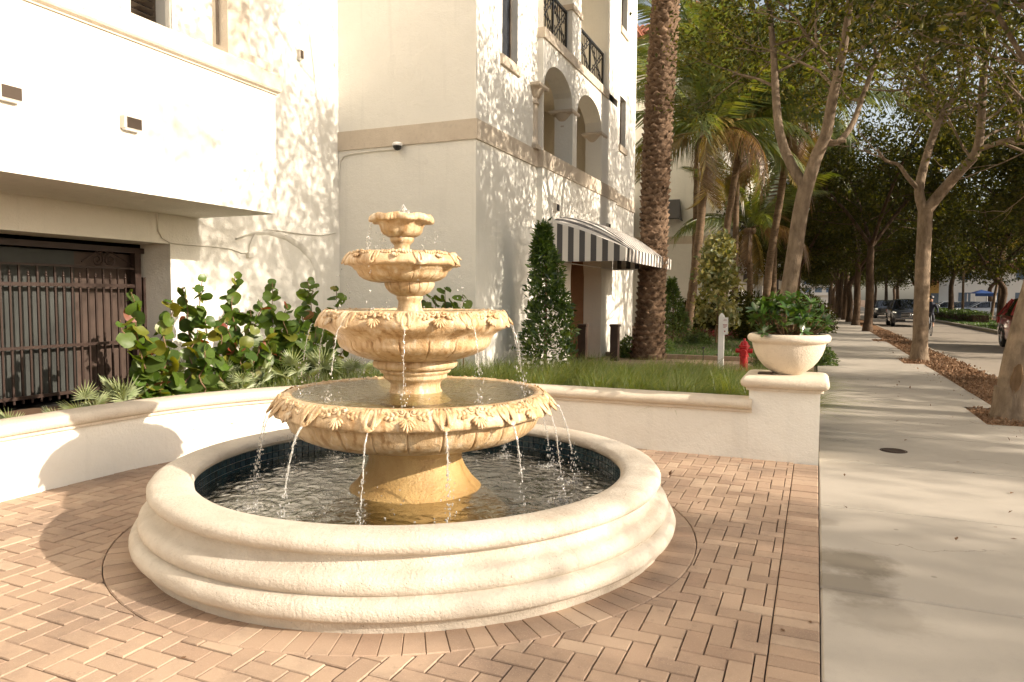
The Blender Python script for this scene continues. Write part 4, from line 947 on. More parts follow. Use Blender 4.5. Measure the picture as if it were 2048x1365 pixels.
# striped awning
AY0, AY1 = 13.80, 18.6
XA = float(GY(1250, 525, AY0)[0]); ZB = float(GY(1180, 523, AY0)[2])
aw = thing('striped_awning', (XM, 16, 2.3), 'black and white striped dome awning over the building entrance', 'awning')
b = MB(); NSx, NYs = 12, 62
def aw_pt(u, y):
    e = abs((y-(AY0+AY1)/2)/((AY1-AY0)/2)); z1 = ZB+.80+.22*(1-e**5); z0 = ZB+.26
    x = XM+.01+(XA-XM)*u; z = z0+(z1-z0)*(1-u**1.25)+.10*math.sin(math.pi*u)*(1-e**5); return (x, y, z)
for j in range(NYs):
    ya, yb = AY0+(AY1-AY0)*j/NYs, AY0+(AY1-AY0)*(j+1)/NYs
    for i in range(NSx): b.quad(aw_pt(i/NSx, ya), aw_pt((i+1)/NSx, ya), aw_pt((i+1)/NSx, yb), aw_pt(i/NSx, yb), mi=(j//2) % 2)
b.build('top_fabric', ['cloth_light', 'cloth_dark'], aw, 40, fix=False)
b = MB()
for j in range(NYs):
    ya, yb = AY0+(AY1-AY0)*j/NYs, AY0+(AY1-AY0)*(j+1)/NYs; p, q = aw_pt(1, ya), aw_pt(1, yb); b.quad((XA, ya, ZB), (XA, yb, ZB), q, p, mi=(j//2) % 2)
b.build('valance', ['cloth_light', 'cloth_dark'], aw, fix=False)
for yy in (AY0, AY1):
    b = MB(); NS = 13
    for j in range(NS):
        for i in range(3):
            u0, u1 = (j+i/3)/NS, (j+(i+1)/3)/NS; p, q = aw_pt(u0, yy), aw_pt(u1, yy); b.quad((p[0], yy, ZB), (q[0], yy, ZB), q, p, mi=j % 2)
    b.build('side_panel', ['cloth_light', 'cloth_dark'], aw, fix=False)
b = MB()
for y in (AY0+.03, AY1-.03): b.tube([(XM, y, ZB+.02), (XA-.02, y, ZB+.02)], .015, 6)
b.tube([(XA-.02, AY0, ZB+.02), (XA-.02, AY1, ZB+.02)], .015, 6); b.tube([(XM+.03, AY0, ZB+.02), (XM+.03, AY1, ZB+.02)], .015, 6); b.build('frame', 'white_paint', aw)

# gate
gt = thing('iron_gate', (GXP, 5.2, .3), 'brown iron gate with spear bars and scrolls closing the garage opening', 'gate')
def gyz(px, py): q = GX(px, py, GXP); return float(q[1]), float(q[2])
gy0, gy1 = gyz(22, 650)[0], gyz(252.6, 650)[0]; sp = (gy1-gy0)/14
ZR = gyz(130, 570)[1]; ZS = gyz(220, 536)[1]; ZT = gyz(200, 497)[1]; ZM = gyz(100, 693)[1]
tall = MB(); tall.box(-.011, .011, -.011, .011, .26, ZS); tm = tall.mesh('bar', 'iron_brown')
sh_ = MB(); sh_.box(-.011, .011, -.011, .011, .26, ZR+.09); smh = sh_.mesh('bar', 'iron_brown')
fi = MB(); fi.lathe([(0, 0), (.012, .004), (.017, .016), (.012, .028), (.008, .032), (.014, .045), (.004, .085), (0, .09)], (0, 0), 8); fim = fi.mesh('finial', 'iron_brown', 60)
for k in range(-18, 15):
    y = gy0+k*sp
    if k % 2: part('bar', tm, gt, (GXP, y, 0))
    else:
        o = part('bar', smh, gt, (GXP, y, 0)); f_ = bpy.data.objects.new('finial', fim); col.objects.link(f_); f_.parent = o; f_.location = (0, 0, ZR+.09)
GE = gy1+.12
for (z, h, d) in ((ZR, .022, .016), (ZM, .018, .016), (ZS, .014, .014), (.33, .02, .016)):
    b = MB(); b.box(GXP+.012, GXP+.012+d, 2.2, GE, z-h, z+h); b.build('rail', 'iron_brown', gt)
b = MB(); b.box(GXP-.03, GXP+.03, 2.2, GE+.30, ZT-.035, ZT+.035); b.build('head_beam', 'iron_brown', gt)
b = MB(); b.box(GXP-.045, GXP+.045, GE, GE+.09, .2, ZT-.036); b.build('post', 'iron_brown', gt)
b = MB(); b.box(GXP-.045, GXP+.045, GE+.12, GE+.22, .2, ZR+.12); b.build('latch_post', 'iron_brown', gt)
def scroll(y, z, sg):
    b = MB(); pts = []
    for k in range(26):
        t_ = k/25; r_ = .085*(1-.78*t_); a = R(90)+sg*t_*2*math.pi*1.6; pts.append((GXP, y+sg*.085+r_*math.cos(a)*1., z+.085+r_*math.sin(a)))
    pts = [(GXP, y, z+.24), (GXP, y+sg*.02, z+.185)]+pts; b.tube(pts, .009, 6); b.build('scroll', 'iron_brown', gt, 60)
ys_ = gyz(208, 520)[0]
scroll(ys_-.005, ZS+.01, -1); scroll(ys_+.005, ZS+.01, 1)
b = MB(); b.tube([(GXP, ys_+.08, ZT-.03), (GXP, GE, ZS+.04)], .009, 6); b.tube([(GXP, ys_-.08, ZT-.03), (GXP, ys_-.30, ZS+.06)], .009, 6); b.build('diagonal_brace', 'iron_brown', gt)
gp = thing('gate_screen', (GXP-.12, 4.4, .3), 'grey sheet screen fixed behind the iron gate bars', 'screen')
b = MB(); b.box(GXP-.13, GXP-.12, 2.0, gyz(165, 650)[0], .3, ZT-.05); b.build('sheet', 'gate_back', gp)
b = MB(); b.box(GXP-.16, GXP-.131, gyz(165, 650)[0]-.05, GE+.2, .2, ZT-.05); b.build('rear_sheet', 'brown_post', gp)

# entrance bollards
def bollard(px, py, label):
    q = GZ(px, py); o = thing('bollard', (q[0], q[1], 0), label, 'bollard', 'brown posts by the entrance')
    b = MB(); b.cbox(q[0]-.095, q[0]+.095, q[1]-.095, q[1]+.095, -.05, .82, .008); b.build('shaft', 'brown_post', o)
    b = MB(); b.moulded(q[0]-.1, q[0]+.1, q[1]-.1, q[1]+.1, [(0, .82), (.012, .83), (.012, .875), (0, .885)]); b.build('cap', 'brown_post', o)
bollard(1165, 722, 'square brown bollard in front of the shaded entrance opening'); bollard(1229, 722, 'square brown bollard in front of the sunlit wall beside the entrance')

# further buildings of the street
nb = thing('neighbour_building', (-9, 40, 0), 'cream apartment block with red tiled eaves and a dark awning behind the palms', 'building')
b = MB(); b.box(-16, -4.6, 38, 60, -.2, 15); b.build('wall', 'stucco', nb)
b = MB(); b.box(-16, -9.2, YE+.02, 38, -.2, 14.6); b.build('recessed_wall', 'stucco', nb)
b = MB(); b.box(-16.02, -4.57, 37.97, 60.03, 4.35, 4.75); b.build('stone_band', 'band_stone', nb)
def tiled_roof(x0, x1, y0, y1, z, name='roof'):
    b = MB(); b.moulded(x0, x1, y0, y1, [(.75, z), (.75, z+.12), (-1.5, z+1.3)]); o = b.build(name, 'roof_tile', nb)
    t_ = MB()
    for k in range(int((y1-y0+1.4)/.28)): y = y0-.7+k*.28; t_.tube([(x1+.78, y, z+.14), (x1-1.4, y, z+1.32)], .085, 6)
    for k in range(int((x1-x0+1.4)/.28)): x = x0-.7+k*.28; t_.tube([(x, y0-.78, z+.14), (x, y0+1.4, z+1.32)], .085, 6)
    t_.build('tile_rows', 'roof_tile', o)
    r_ = MB()
    for k in range(int((y1-y0)/.9)): r_.box(x1, x1+.65, y0+k*.9, y0+k*.9+.12, z-.16, z)
    r_.build('rafters', 'bronze', o)
tiled_roof(-16, -4.6, 38, 60, 15); tiled_roof(-16, -9.2, 22.6, 37, 14.6)
for (y, z) in ((25, 5.2), (25, 9), (29, 5.2), (29, 9), (33, 9), (33, 5.2), (28, 12)): window(nb, -9.2+.2, y, y+.9, z, z+1.6, .16)
for (y, z) in ((40, 6), (40, 10), (45, 6), (45, 10), (50, 6), (50, 10)): window(nb, -4.6+.2, y, y+1.2, z, z+1.8, .16)
da = thing('dark_awning', (-7.4, 37, 4.5), 'small dark fabric awning on the cream wall beside the thick palm trunk', 'awning')
c = GY(1340, 425, 37.2)
b = MB(); b.add([(c[0]-1.5, 38, c[2]+.75), (c[0]+.35, 38, c[2]+.75), (c[0]+.5, 36.9, c[2]-.35), (c[0]-1.5, 36.9, c[2]-.35), (c[0]+.5, 38, c[2]-.35), (c[0]-1.5, 38, c[2]-.35)], [(0, 1, 2, 3), (1, 4, 2), (0, 3, 5)]); b.build('fabric', 'cloth_dark', da)
b = MB(); b.tube([(c[0]-1.5, 36.9, c[2]-.36), (c[0]+.5, 36.9, c[2]-.36), (c[0]+.5, 38, c[2]-.36)], .03, 6); b.build('frame', 'black', da)
sa = thing('striped_canopy', (-4.2, 44, 2.6), 'small dark canopy with white edge stripes behind the coconut palms', 'awning')
c = GY(1478, 560, 44)
b = MB()
for k in range(12):
    x0 = c[0]-.6+k*.28; b.quad((x0, 44, c[2]+.55-.10*k*.6), (x0+.28, 44, c[2]+.55-.10*(k+1)*.6), (x0+.28, 43.9, c[2]+.05-.1*(k+1)*.6), (x0, 43.9, c[2]+.05-.1*k*.6), mi=k % 2); b.quad((x0, 44, c[2]+.55-.06*k), (x0+.28, 44, c[2]+.55-.06*(k+1)), (x0+.28, 47, c[2]+.6-.06*k), (x0, 47, c[2]+.6-.06*k), mi=1)
b.build('fabric', ['cloth_light', 'cloth_dark'], sa)
fb = thing('street_building', (-6, 75, 0), 'distant pale lit building down the street behind the palm trunks', 'building')
b = MB(); b.box(-18, -4.4, 66, 100, -.2, 16); b.build('wall', 'stucco', fb)
for y in (68, 73, 78, 84, 90): 
    for z in (2, 6, 10): window(fb, -4.2, y, y+1.6, z, z+2)
hr = thing('high_rise', (0, 330, 0), 'distant white high-rise with rows of blue balconies seen between the trunks', 'building')
b = MB(); b.box(-32, 12, 320, 345, -.2, 70); b.build('wall', 'cream_far', hr)
hwm = MB().box(0, 2.6, 0, .08, 0, 2.).mesh('window', 'glass_far')
for k in range(14):
    z = 3+k*3.4; b = MB(); b.box(-31, 11, 319.0, 319.95, z, z+1.15); b.build('balcony', 'cream_far', hr)
    for j in range(10): part('window', hwm, hr, (-30+j*4.2, 319.9, z+1.2))
# ================================================================== planting beds, lawn, path
bed = MB()
for (x0, x1, y0, y1) in ((-7.85, -5.6, -6, 7.2),): pass
def bedz(y): return .27-.25*min(1, max(0, (y-8.6)/4.2))
def bed_sheet(name, x0, x1, y0, y1, z, nx, ny, m, amp=.03, keep=None):
    xs = np.linspace(x0, x1, nx); ys = np.linspace(y0, y1, ny); V = [(x, y, bedz(y)+amp*mnoise.noise((x*2, y*2, 7))) for y in ys for x in xs]
    Fc = [(j*nx+i, j*nx+i+1, (j+1)*nx+i+1, (j+1)*nx+i) for j in range(ny-1) for i in range(nx-1) if keep is None or keep((xs[i]+xs[i+1])/2, (ys[j]+ys[j+1])/2)]
    return tag(fill(name, V, Fc, m, smooth=True), kind='structure')
def inbed(x, y):
    if x < -5.5: return True
    if y > 7.15: return True
    return x < -2.5 and y > 4.1 and math.hypot(x+2.5, y-4.1) > 3.02
bed_sheet('planting_bed', -7.86, .02, -6, 14.6, .27, 60, 120, 'soil', .03, inbed)
b = MB(); b.cbox(-.01, .05, 7.66, 14.7, -.1, .06, .01); b.build('bed_edging', 'kerb', kind='structure')
pth = thing('entrance_path', (-2, 16.2, 0), kind='structure')
b = MB(); b.quad((-7, 14.4, -.015), (.06, 14.4, -.015), (.06, 17.95, -.015), (-7, 17.95, -.015)); b.build('bedding', 'joint_sand', pth)
pm = MB(); V, Fs = brick_poly([(-.1, -.05), (.1, -.05), (.1, .05), (-.1, .05)]); me = bpy.data.meshes.new('paver'); me.from_pydata(V, [], Fs); me.materials.append(MATS['paver'])
VV, FF = [], []
for j in range(33):
    for i in range(26): 
        x, y = -5.0+i*.204+(.102 if j % 2 else 0), 14.55+j*.104
        if x > -.05: continue
        V2, F2_ = brick_poly([(x-.1, y-.05), (x+.1, y-.05), (x+.1, y+.05), (x-.1, y+.05)]); o_ = len(VV); VV += V2; FF += [tuple(q+o_ for q in f) for f in F2_]
fill('path_bricks', VV, FF, 'paver', pth, kind='stuff')
ed = thing('brick_edging', (-2.4, 18, 0), 'low brick edging along the front of the small lawn', 'edging')
bm_ = MB(); bm_.cbox(-.1, .1, -.05, .05, -.05, .11, .008); bme = bm_.mesh('brick', 'paver')
for i in range(24): part('brick', bme, ed, (-4.9+i*.205, 17.99, 0))
lawn = sheet('lawn_soil', -9.2, .06, 18.05, 38, .03, 'soil')
n = 26000; C = np.stack([rng.uniform(-4.9, .04, n), 18.1+rng.random(n)**1.6*17, np.full(n, .03)], 1)
V, Fc = leaf_geo(C, rng.uniform(.05, .10, n), rng, .16, .1, .1, dirs=np.array([0, 0, 2.2])); V[:, 2] = np.maximum(V[:, 2], .02)
tag(fill('lawn_grass', V, Fc, 'lawn'), 'short bright green lawn grass behind the brick edging', 'grass', kind='stuff')

# fine muhly grass behind the straight wall
def blades(n, xr, yr, z0, L, lean, keep=None, wd=.0035, seed=3):
    rg = np.random.default_rng(seed); X = rg.uniform(*xr, n); Y = rg.uniform(*yr, n)
    tuft = .35+.65*np.array([.5+.5*mnoise.noise((x*1.7, y*1.7, 2)) for x, y in zip(X, Y)])
    k = np.array([keep is None or keep(x, y) for x, y in zip(X, Y)]); X, Y, tuft = X[k], Y[k], tuft[k]; n = len(X)
    a = rg.uniform(0, 2*np.pi, n)*.8+.5*np.array([mnoise.noise((x*1.1, y*1.1, 9)) for x, y in zip(X, Y)])*6
    l = L*rg.uniform(.55, 1.15, n)*tuft; ln = lean*rg.uniform(.4, 1.3, n); d = np.stack([np.cos(a), np.sin(a), np.zeros(n)], 1); s = np.stack([-np.sin(a), np.cos(a), np.zeros(n)], 1)
    base = np.stack([X, Y, np.array([bedz(y) for y in Y])], 1); Vs = []
    for t_, w_ in ((0, 1.), (.4, .9), (.75, .65), (1., .1)):
        c = base+d*(l*ln*t_**2)[:, None]; c[:, 2] += l*(t_-.32*ln*t_**2.4); Vs += [c-s*wd*w_, c+s*wd*w_]
    V = np.stack(Vs, 1).reshape(-1, 3); i0 = np.arange(n)*8
    Fc = np.concatenate([np.stack([i0+2*q, i0+2*q+1, i0+2*q+3, i0+2*q+2], 1) for q in range(3)]); return V, Fc
kg = lambda x, y: (y > 7.45 and x > -4.6 and not (x > -.8 and y < 7.75)) and not (x < -3.9 and y > 11.2) and not (x > -1.3 and y > 12.6)
def tufts(nt, xr, yr, keep, per, L, seed):
    rg = np.random.default_rng(seed); P = []; 
    while len(P) < nt:
        q = (rg.uniform(*xr), rg.uniform(*yr))
        if keep(*q): P.append(q)
    P = np.array(P); n = nt*per; c = np.repeat(P, per, 0); a = rg.uniform(0, 2*np.pi, n); wind = rg.normal(.25, .2, n)
    d = np.stack([np.cos(a)+wind, np.sin(a), np.zeros(n)], 1); base = np.zeros((n, 3)); base[:, :2] = c+rg.normal(0, .05, (n, 2)); base[:, 2] = [bedz(y)-.01 for y in base[:, 1]]
    ts = np.repeat(rg.uniform(.75, 1.15, nt), per); l = L*ts*rg.uniform(.6, 1.15, n); out = rg.uniform(.35, 1.35, n); s_ = np.stack([-d[:, 1], d[:, 0], np.zeros(n)], 1); Vs = []
    for t_, w_ in ((0, 1.), (.3, .95), (.6, .8), (.85, .5), (1., .08)):
        p = base+d*(l*out*t_**1.8)[:, None]; p[:, 2] += l*np.maximum(t_*(1-.22*out)-.36*out*t_**2.6, .02*t_); Vs += [p-s_*.0026*w_, p+s_*.0026*w_]
    V = np.stack(Vs, 1).reshape(-1, 3); i0 = np.arange(n)*10; return V, np.concatenate([np.stack([i0+2*q, i0+2*q+1, i0+2*q+3, i0+2*q+2], 1) for q in range(4)])
V, Fc = tufts(240, (-4.6, -.1), (7.45, 13.2), kg, 230, .56, 3)
tag(fill('muhly_grass', V, Fc, 'muhly'), 'fine arching green ornamental grass filling the bed behind the straight wall', 'grass', kind='stuff')
V, Fc = blades(5000, (-6.6, -4.3), (6.3, 10.3), .27, .36, .5, lambda x, y: math.hypot(x+2.5, y-4.1) > 3.3, seed=5)
tag(fill('low_ground_cover', V, Fc, 'muhly'), 'low grassy ground cover between the shrubs and the curved wall', 'ground cover', kind='stuff')

# ------------------------------------------------------------------ fan palmettos along the wall
def fan_mesh(seed, nl=15, L=.27):
    rg = np.random.default_rng(seed); b = MB()
    for i in range(nl):
        a = R(-95+190*i/(nl-1)); l = L*(1-.25*abs(i/(nl-1)-.5)*2)*rg.uniform(.88, 1.08); w_ = .0075
        d = Vector((math.cos(a), math.sin(a), 0)); s = Vector((-d.y, d.x, 0)); dr = rg.uniform(.02, .10)
        p = [Vector((0, 0, 0)), d*l*.45+Vector((0, 0, .012)), d*l+Vector((0, 0, -dr*l))]
        b.add([p[0], p[1]-s*w_+Vector((0, 0, .004)), p[1]+s*w_+Vector((0, 0, .004)), p[2]], [(0, 1, 3), (0, 3, 2)])
    b.tube([(-.25, 0, -.05), (-.1, 0, -.01), (0, 0, 0)], [.005, .004, .003], 5)
    return b.mesh('fan_leaf', 'palmetto', fix=False)
FAN = [fan_mesh(i) for i in range(4)]
FANL = ['at the far end of the curved wall, cut by the frame', 'in front of the gate corner, with spiky upright leaves', 'below the yellow-green sea grape', 'between two sea grape shrubs, on the wall edge', 'under the red-leaved sea grape stems', 'beside the fallen sea grape leaves near the fountain', 'close behind the left side of the big fountain bowl', 'rising highest behind the fountain bowl rim', 'half hidden behind the fountain bowl', 'low in front of the gate, partly in fountain shadow', 'between the gate and the first sea grape', 'half hidden behind the third fountain palmetto']
def palmetto(px, py, z, label, sc=1., n=8):
    q = GZ(px, py, z); o = thing('fan_palmetto', (q[0], q[1], .27), 'silvery green fan palmetto '+label, 'palmetto', 'fan palmettos along the wall')
    for i in range(n):
        a = i*2.4+rng.normal(0, .3); el = rng.uniform(.55, 1.4); ll = rng.uniform(.14, .30)*sc
        c = (q[0]+math.cos(a)*math.cos(el)*ll, q[1]+math.sin(a)*math.cos(el)*ll, .30+math.sin(el)*ll*1.2)
        part('fan_leaf', FAN[i % 4], o, c, (rng.normal(0, .35), -el*rng.uniform(.85, 1.1), a), (sc*rng.uniform(.8, 1.15),)*3)
for (px, py, sc), lb in zip(((22, 850, .55), (170, 815, .75), (245, 800, .9), (345, 770, .9), (440, 765, 1.), (520, 760, .95), (585, 752, 1.05), (640, 738, 1.15), (700, 742, .9), (112, 838, .55), (300, 790, .7), (480, 772, .7)), FANL):
    palmetto(px, py, .45, lb, sc*.92)

# ------------------------------------------------------------------ sea grape shrubs: each large leaf its own part
def grape_leaf(seed, m):
    rg = np.random.default_rng(seed); b = MB(); n = 14; vs = [(0, 0, 0)]; cup = rg.uniform(-.6, .5); fold = rg.uniform(-.1, .55)
    for ring in (.55, 1.):
        for k in range(n):
            a = 2*math.pi*k/n; r_ = (1+.05*math.sin(3*a+seed)+.04*rg.normal())*ring
            if abs(a-math.pi) < .3: r_ *= .72
            x, y = .5*r_*math.cos(a)+.42, .53*r_*math.sin(a); vs.append((x, y, cup*(x*x+y*y)*.5+fold*abs(y)*.5+.02*rg.normal()*ring))
    vs[0] = (.42, 0, 0)
    fs = [(0, 1+k, 1+(k+1) % n) for k in range(n)]+[(1+k, 1+n+k, 1+n+(k+1) % n, 1+(k+1) % n) for k in range(n)]
    b.add(vs, fs); return b.mesh('leaf', m, 180, fix=False)
GLF = [grape_leaf(i, 'grape_leaf') for i in range(6)]; GLR = [grape_leaf(i+20, 'grape_leaf_red') for i in range(2)]; GLY = [grape_leaf(i+40, 'grape_leaf_yellow') for i in range(2)]
def facing(nrm, spin):
    return (Vector(nrm).normalized().to_track_quat('Z', 'Y') @ Matrix.Rotation(spin, 3, 'Z').to_quaternion()).to_euler()
def sea_grape(X, stems, label, red=.04, yel=.05, size=.165, zb=.27):
    c = np.mean([GX(s[0][0], 790, X)[:2] for s in stems], 0); o = thing('sea_grape_shrub', (float(c[0]), float(c[1]), zb), label, 'shrub', 'sea grape shrubs against the wing')
    for (base, top, nl) in stems:
        X0 = X+rng.normal(0, .06); p0 = GX(base[0], base[1], X0); p0 = np.array([X0, p0[1], zb]); X1 = X0+rng.normal(0, .12); p1 = GX(top[0], top[1], X1)
        N = 9; pts = [p0+(p1-p0)*k/N+np.array([.035*math.sin(k*1.3+base[0]), .03*math.cos(k*1.7+top[0]), 0])*(1 if 0 < k < N else 0) for k in range(N+1)]
        b = MB(); b.tube([tuple(p) for p in pts], [.011-.0007*k for k in range(N+1)], 6); b.build('stem', 'stem', o)
        nl = int(nl*2.2)
        for i in range(nl):
            t_ = .10+.90*(i+.5)/nl; k = min(N-1, int(t_*N)); f_ = t_*N-k; p = pts[k]*(1-f_)+pts[k+1]*f_
            u = rng.random(); me = GLR[i % 2] if u < red else (GLY[i % 2] if u < red+yel*(1+2*t_) else GLF[i % 6])
            s = size*1.17*rng.uniform(.7, 1.15)*(1.05-.2*t_ if t_ < .93 else .6); a = i*2.6+rng.normal(0, .5)
            nv = rng.normal(0, .62, 3)+np.array([.35, -.25, .6]); part('leaf', me, o, tuple(p), facing(nv, a), (s, s, s))
        a = rng.uniform(0, 6)
sea_grape(-6.35, [((300, 800), (262, 585), 13), ((310, 800), (345, 600), 13), ((330, 800), (300, 680), 9), ((360, 800), (395, 660), 10), ((340, 800), (240, 640), 8), ((350, 800), (340, 720), 9), ((400, 800), (410, 700), 9)], 'yellow-green sea grape shrub leaning towards the iron gate', .03, .12, .16)
sea_grape(-6.75, [((405, 790), (365, 575), 11), ((410, 790), (405, 560), 13), ((460, 790), (470, 552), 14), ((440, 790), (440, 640), 10), ((455, 790), (480, 620), 9)], 'tall green sea grape with its top leaf highest against the dappled wall', .01, .03, .165)
sea_grape(-6.55, [((470, 800), (455, 640), 9), ((505, 800), (520, 600), 11), ((510, 800), (550, 660), 9), ((480, 800), (490, 690), 8), ((530, 800), (500, 620), 10), ((450, 800), (430, 700), 8)], 'sea grape with a few red and bronze leaves and bare pale stems', .09, .04, .16)
sea_grape(-6.85, [((540, 790), (545, 565), 13), ((560, 790), (575, 610), 11), ((600, 780), (615, 560), 14), ((590, 780), (600, 640), 10), ((570, 790), (560, 650), 10), ((610, 780), (640, 620), 10), ((545, 790), (520, 690), 9)], 'dense dark sea grape in the middle of the arch, next to the fountain', .02, .02, .17)
sea_grape(-7.0, [((625, 780), (625, 560), 12), ((665, 780), (672, 572), 10), ((680, 780), (690, 640), 7), ((640, 780), (650, 640), 9), ((655, 780), (660, 700), 8)], 'slender sea grape touching the corner of the shaded wall', .01, .02, .16)
q = thing('corner_sea_grape', (-6.2, 9.7, .27), 'small sea grape seen between the fountain tiers against the shaded wall', 'shrub')
for (px, py) in ((870, 590), (890, 575), (925, 590), (850, 605), (905, 605)):
    p1 = GY(px, py, 9.7); p0 = np.array([p1[0]+rng.normal(0, .05), 9.7, .27]); b = MB(); b.tube([tuple(p0), tuple((p0+p1)/2+np.array([.03, 0, 0])), tuple(p1)], [.011, .008, .005], 6); b.build('stem', 'stem', q)
    for i in range(8):
        t_ = .55+.45*i/7; p = p0*(1-t_)+p1*t_; s = .19*rng.uniform(.6, 1.1); part('leaf', GLF[i % 6], q, tuple(p), facing(rng.normal(0, .55, 3)+np.array([.4, -.3, .7]), i*2.5), (s, s, s))

# ------------------------------------------------------------------ clipped and loose shrubs
def foliage(name, parent, C, size, m, asp=.4, up=.3, dirs=None):
    V, Fc = leaf_geo(np.asarray(C), size, rng, asp, up, dirs=dirs); return fill(name, V, Fc, m, parent)
def cone_shrub(x, y, z0, h, r, n, label, m='cone_leaf', pw=.85):
    o = thing('cone_shrub', (x, y, z0), label, 'shrub'); t_ = rng.random(n)**.8; a = rng.uniform(0, 6.283, n)
    lump = np.array([1+.6*mnoise.noise((math.cos(q)*2.2, math.sin(q)*2.2, w_*7+x))+.25*mnoise.noise((math.cos(q)*6, math.sin(q)*6, w_*20+x)) for q, w_ in zip(a, t_)])
    rr = r*(1-t_)**pw*lump*(.45+.65*rng.random(n)**.6)+.02+.05*rng.random(n); rr = np.where(t_ < .12, rr*(.75+2*t_), rr)
    hol = np.array([mnoise.noise((math.cos(q)*2.5, math.sin(q)*2.5, w_*9+y)) > -.22 for q, w_ in zip(a, t_)]); t_, a, rr = t_[hol], a[hol], rr[hol]; n = len(a)
    C = np.stack([x+rr*np.cos(a)+.06*np.sin(t_*5), y+rr*np.sin(a), z0+h*t_+rng.normal(0, .05, n)], 1); dirs = np.stack([np.cos(a), np.sin(a), np.full(n, .8)], 1)*.9
    foliage('foliage', o, C, rng.uniform(.08, .15, n), m, .38, .2, dirs); b = MB(); b.tube([(x, y, z0), (x, y, z0+h*.8)], [.035, .01], 6)
    for k in range(26):
        q = rng.uniform(0, 6.28); w_ = rng.uniform(.08, .8); b.tube([(x, y, z0+h*w_*.9), (x+.7*r*(1-w_)*math.cos(q), y+.7*r*(1-w_)*math.sin(q), z0+h*w_+.1)], [.008, .003], 4)
    b.build('stem', 'stem', o); return o
cone_shrub(-4.42, 11.9, .25, 2.5, .46, 6500, 'tall cone shaped green shrub beside the striped awning')
q = GZ(1345, 690); cone_shrub(float(q[0]), float(q[1]), .0, 2.1, .5, 4000, 'narrow cone shaped shrub just behind the thick palm trunk', 'cone_leaf')
def mound(x, y, z, r, h, n, label, m='cone_leaf', name='low_shrub', size=(.05, .09), grp=None):
    o = thing(name, (x, y, z), label, 'shrub', grp); p = rng.normal(size=(n, 3)); p = unit(p)*(rng.random((n, 1))**.35); p[:, 2] = np.abs(p[:, 2])
    lump = 1+.25*np.array([mnoise.noise((u*2+x, v*2+y, w_*2)) for u, v, w_ in p]); C = np.array([x, y, z])+p*np.array([r, r, h])*lump[:, None]
    foliage('foliage', o, C, rng.uniform(*size, n), m, .42, .3, p*.8); b = MB()
    for k in range(8): a = k*.8; b.tube([(x, y, z-.05), (x+.6*r*math.cos(a), y+.6*r*math.sin(a), z+.6*h)], [.012, .004], 4)
    b.build('stem', 'stem', o); return o
for (px, py, r_, h, lb, m_) in ((1395, 690, .45, .55, 'rounded leafy shrub at the foot of the leaning coconut palm', 'cone_leaf'), (1320, 705, .5, .35, 'bright low shrub on the lawn corner beside the thick palm', 'bright_leaf'), (1545, 735, .45, .5, 'dark shrub behind the stone planter bowl', 'cone_leaf'), (1640, 730, .35, .45, 'green shrub at the pavement edge behind the planter pier', 'bright_leaf'), (1260, 715, .4, .55, 'leafy shrub against the wall beside the second bollard', 'cone_leaf')):
    g_ = GZ(px, py); mound(float(g_[0]), float(g_[1]), 0, r_, h, 1800, lb, m_)
for (px, Y, r_, h, lb) in ((1395, 33, 1.3, 1.5, 'dark hedge bush below the cream wall'), (1480, 31, 1.6, 1.9, 'large dark bush behind the white sign post'), (1540, 27, 1.2, 1.7, 'dark bush behind the planter leaves'), (1600, 35, 1.5, 1.9, 'far dark bush beside the pavement')):
    g_ = GY(px, 660, Y); mound(float(g_[0]), Y, 0, r_, h, 6000, lb, 'far_leaf', 'dark_bush', (.11, .19))
for (px, Y, lb) in ((1400, 28.5, 'patch of red flowers at the foot of the dark hedge'), (1490, 28, 'patch of red flowers behind the hydrant')):
    g_ = GY(px, 665, Y); mound(float(g_[0]), Y, 0, .9, .35, 700, lb, 'red_leaf', 'flower_patch', (.05, .09))
# variegated sapling
q = GZ(1432, 690); sx, sy = float(q[0]), float(q[1])
sp_ = thing('variegated_sapling', (sx, sy, 0), 'young pale leaved sapling standing behind the white sign post', 'tree')
C = []
for k in range(75):
    z = rng.uniform(.8, 3.4); r_ = .62*math.sin(min(1, (3.8-z)/2.4)*1.5)*rng.random()**.5; a = rng.uniform(0, 6.3); C.append(np.array([sx+r_*math.cos(a), sy+r_*math.sin(a), z])+rng.normal(0, .15, (46, 3)))
C = np.vstack(C); foliage('crown', sp_, C, rng.uniform(.13, .23, len(C)), 'sapling_leaf', .6, .3)
b = MB(); b.tube([(sx, sy, 0), (sx+.03, sy, 1), (sx, sy, 3.2)], [.035, .03, .01], 7)
for k in range(14): a = k*2.4; z = .9+k*.16; b.tube([(sx, sy, z), (sx+.6*math.cos(a), sy+.6*math.sin(a), z+.35)], [.012, .004], 4)
b.build('trunk', 'stem', sp_)

